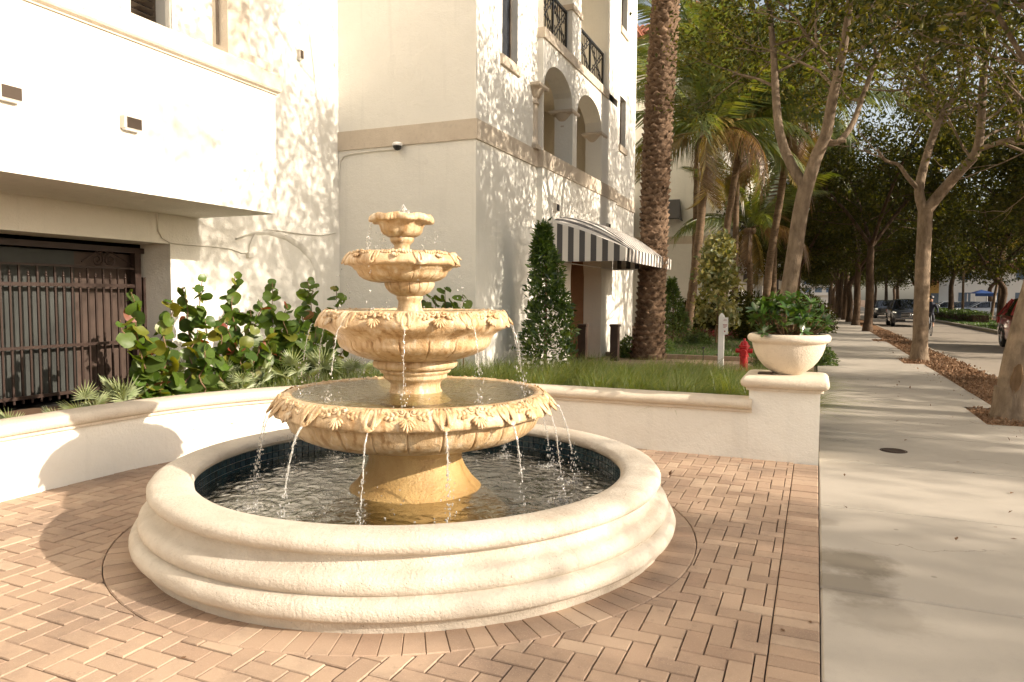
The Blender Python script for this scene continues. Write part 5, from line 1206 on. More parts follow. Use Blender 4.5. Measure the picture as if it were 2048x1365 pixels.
# ------------------------------------------------------------------ palms
def frond_mesh(L, droop, nl, ll, m, seed, hang=.5, name='frond', wid=.020):
    rg = np.random.default_rng(seed); b = MB(); N = 14; pts = []; x = z = 0.; el = 0.
    for k in range(N+1):
        pts.append(Vector((x, 0, z))); x += L/N*math.cos(el); z += L/N*math.sin(el); el -= droop/N*(.4+1.2*k/N)
    b.tube(pts, [.028*(1-.85*k/N)+.003 for k in range(N+1)], 5)
    for sg in (-1, 1):
        for i in range(nl):
            t_ = .10+.90*i/nl; f_ = t_*N; k = min(N-1, int(f_)); p = pts[k].lerp(pts[k+1], f_-k); d = (pts[k+1]-pts[k]).normalized()
            l = ll*(.45+.55*math.sin(min(1, t_*1.15)*math.pi*.86+.25))*rg.uniform(.85, 1.1); s = Vector((0, sg, 0)); v = (s*.85+d*.62+Vector((0, 0, -hang*rg.uniform(.6, 1.3)))).normalized()
            mid = p+v*l*.5+Vector((0, 0, .03*l)); end = p+v*l+Vector((0, 0, -.28*l*(.5+hang)*rg.uniform(.5, 1.4))); w_ = d*wid
            b.add([p-w_*.3, p+w_*.3, mid+w_, end, mid-w_], [(0, 1, 2, 4), (4, 2, 3)])
    return b.mesh(name, m, fix=False)
CF = [frond_mesh(4.0, 1.05, 62, .95, 'palm_green', 1, .4, wid=.03), frond_mesh(3.8, 1.45, 62, .92, 'palm_green', 2, .65, wid=.03), frond_mesh(3.7, 1.55, 60, .95, 'palm_yellow', 3, .8, wid=.028), frond_mesh(3.4, 2.2, 52, .85, 'palm_brown', 4, 1., wid=.026)]
def crown(o, c, n, sc=1., hang=3, ph=0.):
    for i in range(n):
        u = i/(n-1); a = i*2.4+ph+rng.normal(0, .15)
        el = 1.4-1.75*u**1.1 if i < n-hang else rng.uniform(-1.25, -.95)
        me = CF[0] if u < .5 else (CF[1] if i < n-hang-2 else (CF[2] if i % 2 else CF[3])); k_ = sc*rng.uniform(.85, 1.1)*(.72 if i >= n-hang else 1.)
        part('frond', me, o, (c[0]+.1*math.cos(a), c[1]+.1*math.sin(a), c[2]), (rng.normal(0, .15), -(el+rng.normal(0, .07)), a), (k_, k_, k_))
def coconut(name, pts, r0, r1, label, n=17, sc=1., ph=0., m='palm_bark', fx=0):
    o = thing(name, tuple(pts[0]), label, 'palm tree', 'coconut palms in front of the neighbouring building'); P = []; rd = []; N = 40
    for k in range(N+1):
        f_ = k/N*(len(pts)-1); i = min(int(f_), len(pts)-2); p = np.array(pts[i])*(1-(f_-i))+np.array(pts[i+1])*(f_-i); P.append(tuple(p)); rd.append(.85*(r0+(r1-r0)*k/N)*(1.0+.10*(k % 2))*(1+.6*math.exp(-k*.8)))
    b = MB(); b.tube(P, rd, 10); b.build('trunk', m, o, 60)
    n += 3; c = pts[-1]; b = MB()
    for k in range(9): a = k*2.4; b.ell((c[0]+.17*math.cos(a), c[1]+.17*math.sin(a), c[2]-.12-.03*(k % 3)), (.10, .10, .13), None, 8, 5)
    b.build('boot_fibre', 'palm_brown', o); crown(o, c, n, sc*1.18, ph=ph); return o
def line(l, Y): return [GY(x, y, Y+dy).tolist() for (x, y, dy) in l]
def ground0(l): l[0][2] = 0.; return l
c1 = line([(1372, 680, 0), (1385, 580, 0), (1400, 460, 0), (1412, 330, 0), (1415, 262, 0)], 26.5); coconut('coconut_palm', ground0(c1), .19, .14, 'coconut palm nearest the thick trunk, leaning right with a drooping dead frond', 19, 1.)
c2 = line([(1440, 650, 0), (1450, 480, 0), (1472, 340, 0), (1488, 235, 0)], 28.5); coconut('coconut_palm', ground0(c2), .17, .12, 'slender coconut palm leaning right behind the variegated sapling', 18, 1.05, 1.)
c3 = line([(1470, 640, 0), (1471, 480, 0), (1474, 330, 0), (1478, 250, 0)], 30.5); coconut('coconut_palm', ground0(c3), .14, .12, 'thin dark straight coconut palm among the leaning ones', 15, .9, 2.)
c4 = line([(1525, 640, 0), (1540, 520, 0), (1560, 400, 0), (1582, 250, 0), (1590, 205, 0)], 29); coconut('coconut_palm', ground0(c4), .17, .12, 'coconut palm just beside the forked tree, with yellowing fronds', 18, 1.05, .5)
c5 = line([(1385, 640, 0), (1390, 500, 0), (1395, 300, 0), (1395, 120, 0)], 33); coconut('coconut_palm', ground0(c5), .17, .13, 'tallest coconut palm, its crown spreading above the others', 19, 1.15, 2.)
c6 = line([(1500, 640, 0), (1500, 560, 0), (1498, 490, 0), (1500, 455, 0)], 33); coconut('coconut_palm', ground0(c6), .15, .13, 'short coconut palm with low fronds over the small canopy', 14, .85, 2.5)
c7 = line([(1545, 640, 0), (1548, 500, 0), (1550, 400, 0), (1556, 330, 0)], 37); coconut('coconut_palm', ground0(c7), .18, .13, 'far coconut palm with a pale sunlit trunk near the pavement', 15, 1., 3.)

# date palm
dx, dy = -3.84, 17.68; DZ = 11.6
dp = thing('date_palm', (dx, dy, 0), 'massive date palm trunk covered in rough leaf bases beside the entrance', 'palm tree')
def axis(z): return dx+.030*z+.02*math.sin(z*.9), dy+.0*z
def drad(z): return .335+.10*math.exp(-z*2.2)-.018*math.sin(z*.7)-.006*z
b = MB(); zs = [-.05+k*.2 for k in range(int(DZ/.2)+1)]
b.tube([(*axis(z), z) for z in zs], [drad(z)*.93 for z in zs], 20); b.build('trunk', 'date_bark', dp, 60)
def leaf_base(seed):
    rg = np.random.default_rng(seed); b = MB(); vs = []                       # local x outwards, y tangent, z up
    for (z, o, w_) in ((-.075, -.02, .085), (-.03, .018, .098), (.015, .042, .088), (.045, .060, .062), (.058, .048, .045), (.035, .0, .05)):
        vs += [(o*.35+rg.normal(0, .004), -w_, z-.02), (o+rg.normal(0, .006), -w_*.45, z+rg.normal(0, .006)), (o*1.08+rg.normal(0, .006), w_*.4, z+rg.normal(0, .006)), (o*.35+rg.normal(0, .004), w_, z-.02)]
    fs = [(i*4+k, i*4+k+1, (i+1)*4+k+1, (i+1)*4+k) for i in range(5) for k in range(3)]
    b.add(vs, fs); return b.mesh('leaf_base', 'date_bark', 180)
LB = [leaf_base(i) for i in range(6)]
cand = []
nper = 10; row = .15; k = 0
for r_ in range(int(DZ/row)):
    for j in range(nper):
        a = 2*math.pi*(j+.5*(r_ % 2)+.13*r_)/nper; z = .06+r_*row; x, y = axis(z); cand.append((a, z+rng.normal(0, .012), x, y))
camdir = math.atan2(-dy, -dx)
cand.sort(key=lambda q: -int(math.cos(q[0]-camdir) > -.15 and q[1] < 9.3)*(2+math.cos(q[0]-camdir)))
restb = MB()
for i, (a, z, x, y) in enumerate(cand):
    rr = drad(z)*.92; me = LB[i % 6]; s = rng.uniform(.9, 1.15)*(1. if i < 300 else 1.35)
    if i < 300: part('leaf_base', me, dp, (x+rr*math.cos(a), y+rr*math.sin(a), z), (0, rng.normal(0, .12), a), (s*1.45, s*1.35, s*1.3))
    else:
        ca, sa = math.cos(a), math.sin(a); restb.add([(x+ca*(rr+v.co.x*s)-sa*v.co.y*s, y+sa*(rr+v.co.x*s)+ca*v.co.y*s, z+v.co.z*s) for v in me.vertices], [tuple(p.vertices) for p in me.polygons])
restb.build('further_leaf_bases', 'date_bark', dp, 180, kind='stuff')
DF = [frond_mesh(3.8, 1.5, 60, .48, 'palm_green', 11, .15, wid=.014), frond_mesh(3.8, 1.9, 60, .46, 'palm_green', 12, .2, wid=.014)]
for i in range(34):
    a = i*2.4; el = 1.35-1.55*(i/33); part('frond', DF[i % 2], dp, (*axis(DZ), DZ), (0, -el, a))

# ------------------------------------------------------------------ broadleaf trees
class Tree:
    def __init__(s, seed): s.w = MB(); s.c = []; s.rg = np.random.default_rng(seed)
    def limb(s, pts, r0, r1, n=9):
        pts = [np.array(p, float) for p in pts]; P = []; N = max(4, 3*(len(pts)-1))
        for k in range(N+1):
            f_ = k/N*(len(pts)-1); i = min(int(f_), len(pts)-2); u = f_-i
            p0, p1, p2, p3 = pts[max(i-1, 0)], pts[i], pts[i+1], pts[min(i+2, len(pts)-1)]
            P.append(.5*((2*p1)+(-p0+p2)*u+(2*p0-5*p1+4*p2-p3)*u*u+(-p0+3*p1-3*p2+p3)*u**3))
        s.w.tube([tuple(p) for p in P], [r0+(r1-r0)*k/N for k in range(N+1)], n); return P
    def grow(s, p, d, L, r, order, spread=.75, up=.25, leafy=True):
        rg = s.rg; n = 4; pts = [p]; dd = d
        for k in range(n):
            dd = dd+rg.normal(0, .16, 3); dd[2] += up*.12; dd = dd/np.linalg.norm(dd); pts.append(pts[-1]+dd*L/n)
        s.w.tube([tuple(q) for q in pts], [r*(1-.55*k/n) for k in range(n+1)], 5 if order < 2 else 7, cap=False)
        if order == 0:
            for q in pts[1:]: s.c.append(q)
            return
        m_ = rg.integers(3, 5) if order == 1 else rg.integers(3, 5)
        for k in range(m_):
            t_ = .35+.65*(k+1)/m_; i = min(n-1, int(t_*n)); q = pts[i]+(pts[i+1]-pts[i])*(t_*n-i) if i < n else pts[-1]
            e = rg.normal(size=3); e[2] = e[2]*.6+up; nd_ = dd*(1-spread*.5)+e*spread*.75; nd_ /= np.linalg.norm(nd_); s.grow(q, nd_, L*rg.uniform(.55, .8), r*.5, order-1, spread, up)
    def finish(s, o, per, sig, size, lm, bm_, zmin=3., keep=None):
        wo = s.w.build('trunk', bm_, o, 60); C = np.array(s.c)
        if keep is not None: C = C[[bool(keep(q)) for q in C]]
        C = np.repeat(C, per, 0)+s.rg.normal(0, sig, (len(C)*per, 3))*np.array([1, 1, .8]); C = C[C[:, 2] > zmin]
        V, Fc = leaf_geo(C, s.rg.uniform(*size, len(C)), s.rg, .48, .45); lo = fill('crown', V, Fc, lm, o); return wo, lo
def spread_from(T, P, n, L, r, order, lo=.45, **kw):
    for k in range(n):
        t_ = lo+(1-lo)*(k+.5)/n; i = min(len(P)-2, int(t_*(len(P)-1))); ax = P[i+1]-P[i]; ax = ax/np.linalg.norm(ax)
        e = T.rg.normal(size=3); e -= ax*e.dot(ax); e /= np.linalg.norm(e); d = e*.85+ax*.35+np.array([0, 0, .15]); T.grow(P[i], d/np.linalg.norm(d), L*T.rg.uniform(.75, 1.2), r, order, **kw)
def L3(l, Y): return [GY(x, y, Y+(dy if True else 0)) for (x, y, dy) in l]

# forked tree between lawn and pavement
T = Tree(31); Y3 = 14.0
tr = [GY(1553, 748, Y3), GY(1562, 680, Y3), GY(1576, 590, Y3), GY(1590, 500, Y3), GY(1600, 430, Y3), GY(1612, 372, Y3)]; tr[0][2] = -.05
tA = thing('forked_street_tree', tuple(tr[0]), 'pale barked tree forking in two just behind the planter bowl', 'tree')
T.w.tube([tuple(tr[0]-np.array([0, 0, .1])), tuple(tr[0]+np.array([0, 0, .15])), tuple(tr[0]+np.array([0, 0, .4]))], [.24, .18, .155], 12)
T.limb(tr, .15, .135, 12)
A = T.limb(L3([(1612, 376, 0), (1582, 330, .1), (1560, 270, .2), (1552, 200, .4), (1548, 120, .6), (1540, 30, .9), (1530, -90, 1.2), (1515, -190, 1.5)], Y3), .10, .035)
B = T.limb(L3([(1610, 385, 0), (1630, 320, 0), (1652, 268, -.1), (1664, 200, -.2), (1680, 130, -.3), (1694, 50, -.5), (1705, -50, -.7), (1722, -190, -.9)], Y3), .125, .04)
D = T.limb(L3([(1645, 285, 0), (1675, 285, .3), (1705, 248, .5), (1732, 175, .7), (1765, 95, .9), (1815, 45, 1.1), (1850, -40, 1.3)], Y3), .06, .03)
T.limb(L3([(1650, 282, 0), (1668, 285, -.05), (1692, 282, -.1)], Y3), .06, .03)
for (P, n_) in ((A, 9), (B, 9), (D, 7)): spread_from(T, P, n_, 1.7, .03, 2, .45, up=.2)
T.finish(tA, 19, .24, (.075, .13), 'tree_leaf', 'bark', 4.6, keep=lambda q: q[0] < 1.5)
# tree in the mulch strip with two heavy limbs
T = Tree(52); Y2 = 20.6
tr = L3([(1838, 724, 0), (1840, 690, 0), (1843, 600, 0), (1846, 520, 0), (1849, 460, 0), (1851, 418, 0)], Y2); tr[0][2] = -.1
tB = thing('forked_kerb_tree', tuple(tr[0]), 'brown trunked tree with two heavy limbs in the mulch beside the cyclist', 'tree')
T.w.tube([tuple(tr[0]-np.array([0, 0, .1])), tuple(tr[0]+np.array([0, 0, .2])), tuple(tr[0]+np.array([0, 0, .5]))], [.29, .215, .182], 12)
T.limb(tr, .18, .165, 12)
A = T.limb(L3([(1850, 425, 0), (1882, 385, 0), (1920, 342, -.2), (1952, 305, -.3), (1962, 245, -.4), (1966, 160, -.5), (1975, 60, -.7), (1990, -60, -.8)], Y2), .15, .05)
B = T.limb(L3([(1848, 425, 0), (1838, 382, 0), (1850, 325, .2), (1870, 262, .4), (1888, 222, .5), (1922, 172, .7), (1940, 110, .8), (1948, 30, 1.)], Y2), .125, .04)
D = T.limb(L3([(1886, 226, .5), (1866, 195, .4), (1845, 160, .3), (1825, 110, .2)], Y2), .06, .025)
E_ = T.limb(L3([(1836, 378, 0), (1815, 355, -.2), (1797, 330, -.3), (1772, 322, -.5), (1755, 300, -.6)], Y2), .06, .03)
G_ = T.limb(L3([(1955, 300, -.3), (2000, 285, -.8), (2050, 270, -1.2), (2110, 230, -1.6)], Y2), .07, .03)
for (P, n_) in ((A, 11), (B, 10), (D, 5), (G_, 7)): spread_from(T, P, n_, 2.1, .035, 2, .4, up=.15)
spread_from(T, E_, 3, 1.0, .02, 1, .8)
T.finish(tB, 16, .28, (.09, .155), 'tree_leaf', 'bark', 4.4, keep=lambda q: q[0] > 2.15 or q[2] > 9.2)
# nearest tree at the frame edge
T = Tree(77); Y1_ = 11.0
tr = L3([(2020, 840, 0), (2027, 790, 0), (2042, 710, 0), (2066, 620, 0), (2095, 520, 0), (2125, 430, 0), (2150, 330, 0)], Y1_); tr[0][2] = -.1
tC = thing('scarred_kerb_tree', tuple(tr[0]), 'leaning tree trunk with a bark scar at the edge of the mulch, nearest the camera', 'tree')
T.w.tube([tuple(tr[0]-np.array([0, 0, .1])), tuple(tr[0]+np.array([0, 0, .2])), tuple(tr[0]+np.array([0, 0, .5]))], [.29, .215, .19], 14)
T.limb(tr, .20, .17, 14); top = tr[-1]
for k, (vx, vy, vz) in enumerate(((-.25, -.55, 1.), (.5, .3, 1.), (.15, .6, 1.), (.45, -.5, 1.), (-.5, -.2, 1.))):
    d = np.array([vx, vy, vz]); d /= np.linalg.norm(d); P = T.limb([top, top+d*1.5, top+d*3.6+np.array([vx*.4, vy*.4, 0]), top+d*6.8+np.array([vx*.7, vy*.7, 0])], .04, .016)
    spread_from(T, P, 13, 1.7, .025, 2, .3, up=.1)
T.finish(tC, 14, .25, (.08, .14), 'tree_leaf', 'bark', 4.3)
sc_ = tr[1]*.55+tr[2]*.45; nv = np.array([-sc_[0], -sc_[1], 0]); nv /= np.linalg.norm(nv); tv = np.array([-nv[1], nv[0], 0]); up_ = (tr[2]-tr[1])/np.linalg.norm(tr[2]-tr[1]); b = MB(); V = []
for (u, w_) in ((-.20, .006), (-.15, .034), (-.08, .052), (0., .058), (.07, .047), (.13, .04), (.18, .016)):
    for f_, dp in ((-1.25, -.012), (-1., .006), (-.45, -.004), (.1, -.006), (.6, -.002), (1., .007), (1.3, -.012)):
        x_ = w_*f_+.006*math.sin(u*40); V.append(tuple(sc_+up_*u+tv*x_+nv*(math.sqrt(.192**2-min(abs(x_), .15)**2)+dp+.006)))
b.add(V, [(i*7+k, i*7+k+1, (i+1)*7+k+1, (i+1)*7+k) for i in range(6) for k in range(6)]); b.build('bark_scar', 'stem', tC, 60)

# street trees: two prototypes, copied
def proto(seed, H, fork, rad, per, sig, size, lm, n2):
    T = Tree(seed); top = np.array([T.rg.normal(0, .2), T.rg.normal(0, .2), fork]); T.limb([(0, 0, -.2), (.05, 0, fork*.4), (.02, .06, fork*.75), top], .21, .15, 9); T.w.tube([(0, 0, -.3), (0, 0, .1), (0, 0, .4)], [.33, .25, .2], 9)
    for k in range(4):
        a = k*1.57+T.rg.normal(0, .3); d = np.array([math.cos(a)*.75, math.sin(a)*.75, 1.]); d /= np.linalg.norm(d); L = (H-fork)*T.rg.uniform(.75, 1.)
        P = T.limb([top, top+d*L*.4, top+d*L*.75+np.array([math.cos(a), math.sin(a), 0])*.35, top+d*L+np.array([math.cos(a), math.sin(a), -.1])*.7], .10, .03, 7); spread_from(T, P, n2, rad*.42, .03, 2, .22, up=.08)
    wm = T.w.mesh('trunk', lm[1], 60); C = np.array(T.c); C = np.repeat(C, per, 0)+T.rg.normal(0, sig, (len(C)*per, 3)); C = C[C[:, 2] > fork*.8]; V, Fc = leaf_geo(C, T.rg.uniform(*size, len(C)), T.rg, .5, .45)
    me = bpy.data.meshes.new('crown'); me.from_pydata(V.tolist(), [], Fc.tolist()); me.materials.append(MATS[lm[0]]); me.update(); return wm, me
PT = [proto(1, 10.2, 3.9, 4.4, 13, .34, (.15, .26), ('far_leaf', 'bark_dark'), 7), proto(2, 9.5, 3.5, 4.2, 13, .34, (.15, .26), ('far_leaf', 'bark_dark'), 7), proto(3, 9.6, 3.3, 4.0, 12, .36, (.16, .28), ('far_leaf', 'bark_dark'), 7)]
PT.append(proto(4, 9.2, 2.8, 4.4, 17, .30, (.14, .24), ('far_leaf', 'bark_dark'), 4))
def street_tree(x, y, k, s, label, name='street_tree', grp='trees lining the street', rz=None, z=-.05):
    o = thing(name, (x, y, z), label, 'tree', grp); o.rotation_euler = (0, 0, rng.uniform(0, 6.28) if rz is None else rz); o.scale = (s, s, s*rng.uniform(.95, 1.05))
    for me, nm in zip(PT[k], ('trunk', 'crown')):
        q = bpy.data.objects.new(nm, me); col.objects.link(q); q.parent = o
    return o
for i, (px, py) in enumerate(((1735, 664), (1711, 652), (1698, 645), (1689, 641), (1681, 637))):
    g_ = GZ(px, py, -.03); street_tree(float(g_[0]), float(g_[1]), i % 3, 1., 'dark trunked street tree in the mulch strip, %s from the forked kerb tree' % ('first', 'second', 'third', 'fourth', 'fifth')[i])
for i, y in enumerate((70, 80, 92, 106, 122)): street_tree(1.9, y, i % 3, 1., 'distant street tree far down the mulch row, %s of the last five' % ('nearest', 'second', 'third', 'fourth', 'farthest')[i], grp='far street trees')
for i, (x, y) in enumerate(((-1.0, 45), (-3.0, 56), (-3.2, 70), (-3.5, 90))): street_tree(x, y, (i+1) % 3, .95, 'dark tree on the building side of the pavement, %s beyond the palms' % ('first', 'second', 'third', 'fourth', 'fifth', 'sixth')[i], grp='trees beyond the palms')
LM = ['median tree with a low branch over the hedge beside the cyclist', 'thick dark median tree near the red car', 'median tree behind the slate blue car', 'median tree far down the road', 'farthest median tree where the road closes']
for i, (x, y, s) in enumerate(((10.2, 50.5, .95), (9.9, 40.5, 1.), (9.6, 64, 1.), (9.4, 80, 1.), (9.2, 100, 1.05))): street_tree(x, y, (i+2) % 3, s, LM[i], 'median_tree', 'trees on the grass median')
BG = ['past the last median tree', 'second past the median trees', 'at the end of the road', 'right of the road end', 'first behind the car park', 'second behind the car park', 'third behind the car park', 'nearest beside the car park', 'beside the blue canopy', 'behind the blue canopy', 'tallest at the street end', 'beside the tallest at the street end', 'behind the ochre house', 'behind the white house', 'at the frame edge']
for i, (x, y, s) in enumerate(((9.4, 118, 1.1), (9.4, 138, 1.2), (5, 165, 1.3), (12, 150, 1.4), (18, 120, 1.2), (18, 95, 1.2), (22, 75, 1.2), (26, 60, 1.2), (32, 72, 1.3), (30, 95, 1.3), (9, 200, 1.5), (16, 180, 1.6), (26, 140, 1.5), (36, 110, 1.5), (40, 80, 1.3))): street_tree(x, y, i % 3, s, 'far dark tree in the mass closing the street, %s' % BG[i], 'background_tree', 'trees closing the street')
# trees across the road to the right of the view: their shade falls on the pavement
for i, (x, y, s, k) in enumerate(((9.8, 14.0, .8, 3), (9.9, 23.5, .95, 1), (10.0, 32, .95, 2), (22.5, 8.6, 1.07, 3), (22.0, 3.4, 1.0, 3))): street_tree(x, y, k, s, 'tree across the road shading the pavement, %s' % ('beside the near verge', 'second on the near verge', 'third on the near verge', 'nearest in the car park', 'by the car park entrance')[i], 'shade_tree', 'trees across the road')

# median hedge, verge
vg = sheet('median_verge', 8.25, 13.5, -40, 330, .02, 'soil')
n = 14000; C = np.stack([rng.uniform(8.3, 11.5, n), 30+rng.random(n)**1.3*60, np.full(n, .02)], 1); V, Fc = leaf_geo(C, rng.uniform(.08, .16, n), rng, .25, .1, .1, dirs=np.array([0, 0, 2.]))
tag(fill('verge_grass', V, Fc, 'lawn'), 'mown grass along the median kerb', 'grass', kind='stuff')
def hedge(x0, x1, y0, y1, h, n, label):
    o = thing('median_hedge', ((x0+x1)/2, y0, 0), label, 'hedge'); C = np.stack([rng.uniform(x0, x1, n), rng.uniform(y0, y1, n), h*rng.random(n)**.45], 1); C[:, 2] *= 1+.2*np.array([mnoise.noise((x, y*.8, 1)) for x, y, z in C]); foliage('foliage', o, C, rng.uniform(.10, .18, n), 'bright_leaf', .45, .4)
    b = MB(); b.box(x0+.15, x1-.15, y0+.15, y1-.15, 0, h*.7); b.build('inner_twigs', 'bark_dark', o)
hedge(9.2, 10.4, 54, 84, .75, 9000, 'clipped bright green hedge on the median behind the cyclist'); hedge(9.9, 11.3, 42, 48.5, .95, 4500, 'darker clipped hedge on the median beside the red car')
for i, (x, y) in enumerate(((11.5, 58), (12.2, 49.5), (12.6, 66), (12.0, 74), (12.4, 54))):
    o = thing('slim_palm', (x, y, 0), 'slim pale palm behind the median hedge, %s' % ('above the dark parked car', 'second from the red car', 'above the white parked car', 'farthest down the road', 'behind the thick median tree')[i], 'palm tree', 'slim palms behind the hedge'); lean = rng.normal(0, .35); b = MB(); b.tube([(x, y, -.1), (x+lean*.3, y, 2), (x+lean, y, 5.5)], [.12, .10, .09], 8); b.build('trunk', 'palm_bark', o, 60); crown(o, (x+lean, y, 5.5), 11, .7, ph=i)
# ================================================================== street furniture
q = GZ(1487, 743); hx, hy = float(q[0]), float(q[1])
hd = thing('fire_hydrant', (hx, hy, 0), 'red fire hydrant standing at the path behind the planter', 'hydrant')
b = MB(); b.lathe([(.13, -.02), (.13, .03), (.085, .04), (.08, .30), (.10, .31), (.10, .345), (.088, .35), (.092, .50), (.115, .51), (.115, .545), (.09, .55), (.075, .60), (.045, .635), (.0, .645)], (hx, hy), 20); b.build('barrel', 'red_paint', hd, 40)
def cyl(x0, x1, y, z, r, m, name, par):
    b = MB(); b.tube([(x0, y, z), (x1, y, z)], r, 12); return b.build(name, m, par, 40)
cyl(hx+.07, hx+.17, hy, .43, .05, 'red_paint', 'nozzle', hd); cyl(hx-.17, hx-.07, hy, .43, .05, 'red_paint', 'nozzle', hd)
b = MB(); b.tube([(hx, hy-.07, .40), (hx, hy-.18, .40)], .065, 12); b.build('pumper_nozzle', 'red_paint', hd, 40)
b = MB(); b.lathe([(.028, .64), (.028, .69), (0, .69)], (hx, hy), 5); b.build('operating_nut', 'red_paint', hd)
q = GZ(1441, 744); px_, py_ = float(q[0]), float(q[1])
sg = thing('sign_post', (px_, py_, 0), 'short white square post carrying a small notice plate', 'sign')
b = MB(); b.moulded(px_-.055, px_+.055, py_-.055, py_+.055, [(0, -.05), (0, 1.13), (-.012, 1.17), (-.035, 1.205), (-.05, 1.215)]); b.build('post', 'white_paint', sg, 30)
b = MB(); b.box(px_+.02, px_+.135, py_-.075, py_-.06, .78, 1.13); pz = b.build('notice_plate', 'white_paint', sg)
for (z0, z1, x0, x1) in ((.97, .985, .035, .12), (.945, .957, .045, .11), (.92, .93, .045, .09), (1.06, 1.066, .04, .115), (1.08, 1.086, .05, .105), (.83, .86, .06, .085)): b = MB(); b.box(px_+x0, px_+x1, py_-.0775, py_-.0755, z0, z1); b.build('print_mark', 'sign_red', pz)
for (px, py, lb) in ((1406, 722, 'thin black garden stake on the lawn edge by the palm'), (1436, 740, 'thin black garden stake touching the white sign post')):
    q = GZ(px, py); o = thing('garden_stake', (q[0], q[1], 0), lb, 'stake'); b = MB(); b.tube([(q[0], q[1], -.05), (q[0], q[1], .30)], .012, 6); b.build('rod', 'black', o)
    b = MB(); b.lathe([(.0, .34), (.04, .33), (.045, .31), (.015, .295)], (float(q[0]), float(q[1])), 12); b.build('lamp_head', 'black', o, 40)

# ================================================================== vehicles
def wheel_meshes():
    t_ = MB(); t_.lathe([(.20, -.115), (.30, -.12), (.345, -.10), (.36, -.05), (.36, .05), (.345, .10), (.30, .12), (.20, .115)], (0, 0), 28)
    r_ = MB(); r_.lathe([(.21, .10), (.20, .06), (.05, .075), (0, .085)], (0, 0), 24)
    for k in range(5):
        a = k*1.2566; r_.add([(.04*math.cos(a)-.03*math.sin(a), .04*math.sin(a)+.03*math.cos(a), .105), (.04*math.cos(a)+.03*math.sin(a), .04*math.sin(a)-.03*math.cos(a), .105), (.215*math.cos(a)+.022*math.sin(a), .215*math.sin(a)-.022*math.cos(a), .112), (.215*math.cos(a)-.022*math.sin(a), .215*math.sin(a)+.022*math.cos(a), .112)], [(0, 1, 2, 3)])
    return t_.mesh('tyre', 'rubber', 40), r_.mesh('rim', 'rim_metal', 40)
TYRE, RIM = wheel_meshes()
def loft(b, st, mi=0):                          # stations of equal point counts, closed ends
    n = len(st[0]); vs = [p for s in st for p in s]; fs = [(i*n+k, i*n+k+1, (i+1)*n+k+1, (i+1)*n+k) for i in range(len(st)-1) for k in range(n-1)]
    fs.append(tuple(range(n))); fs.append(tuple((len(st)-1)*n+k for k in range(n-1, -1, -1))); return b.add(vs, fs, mi)
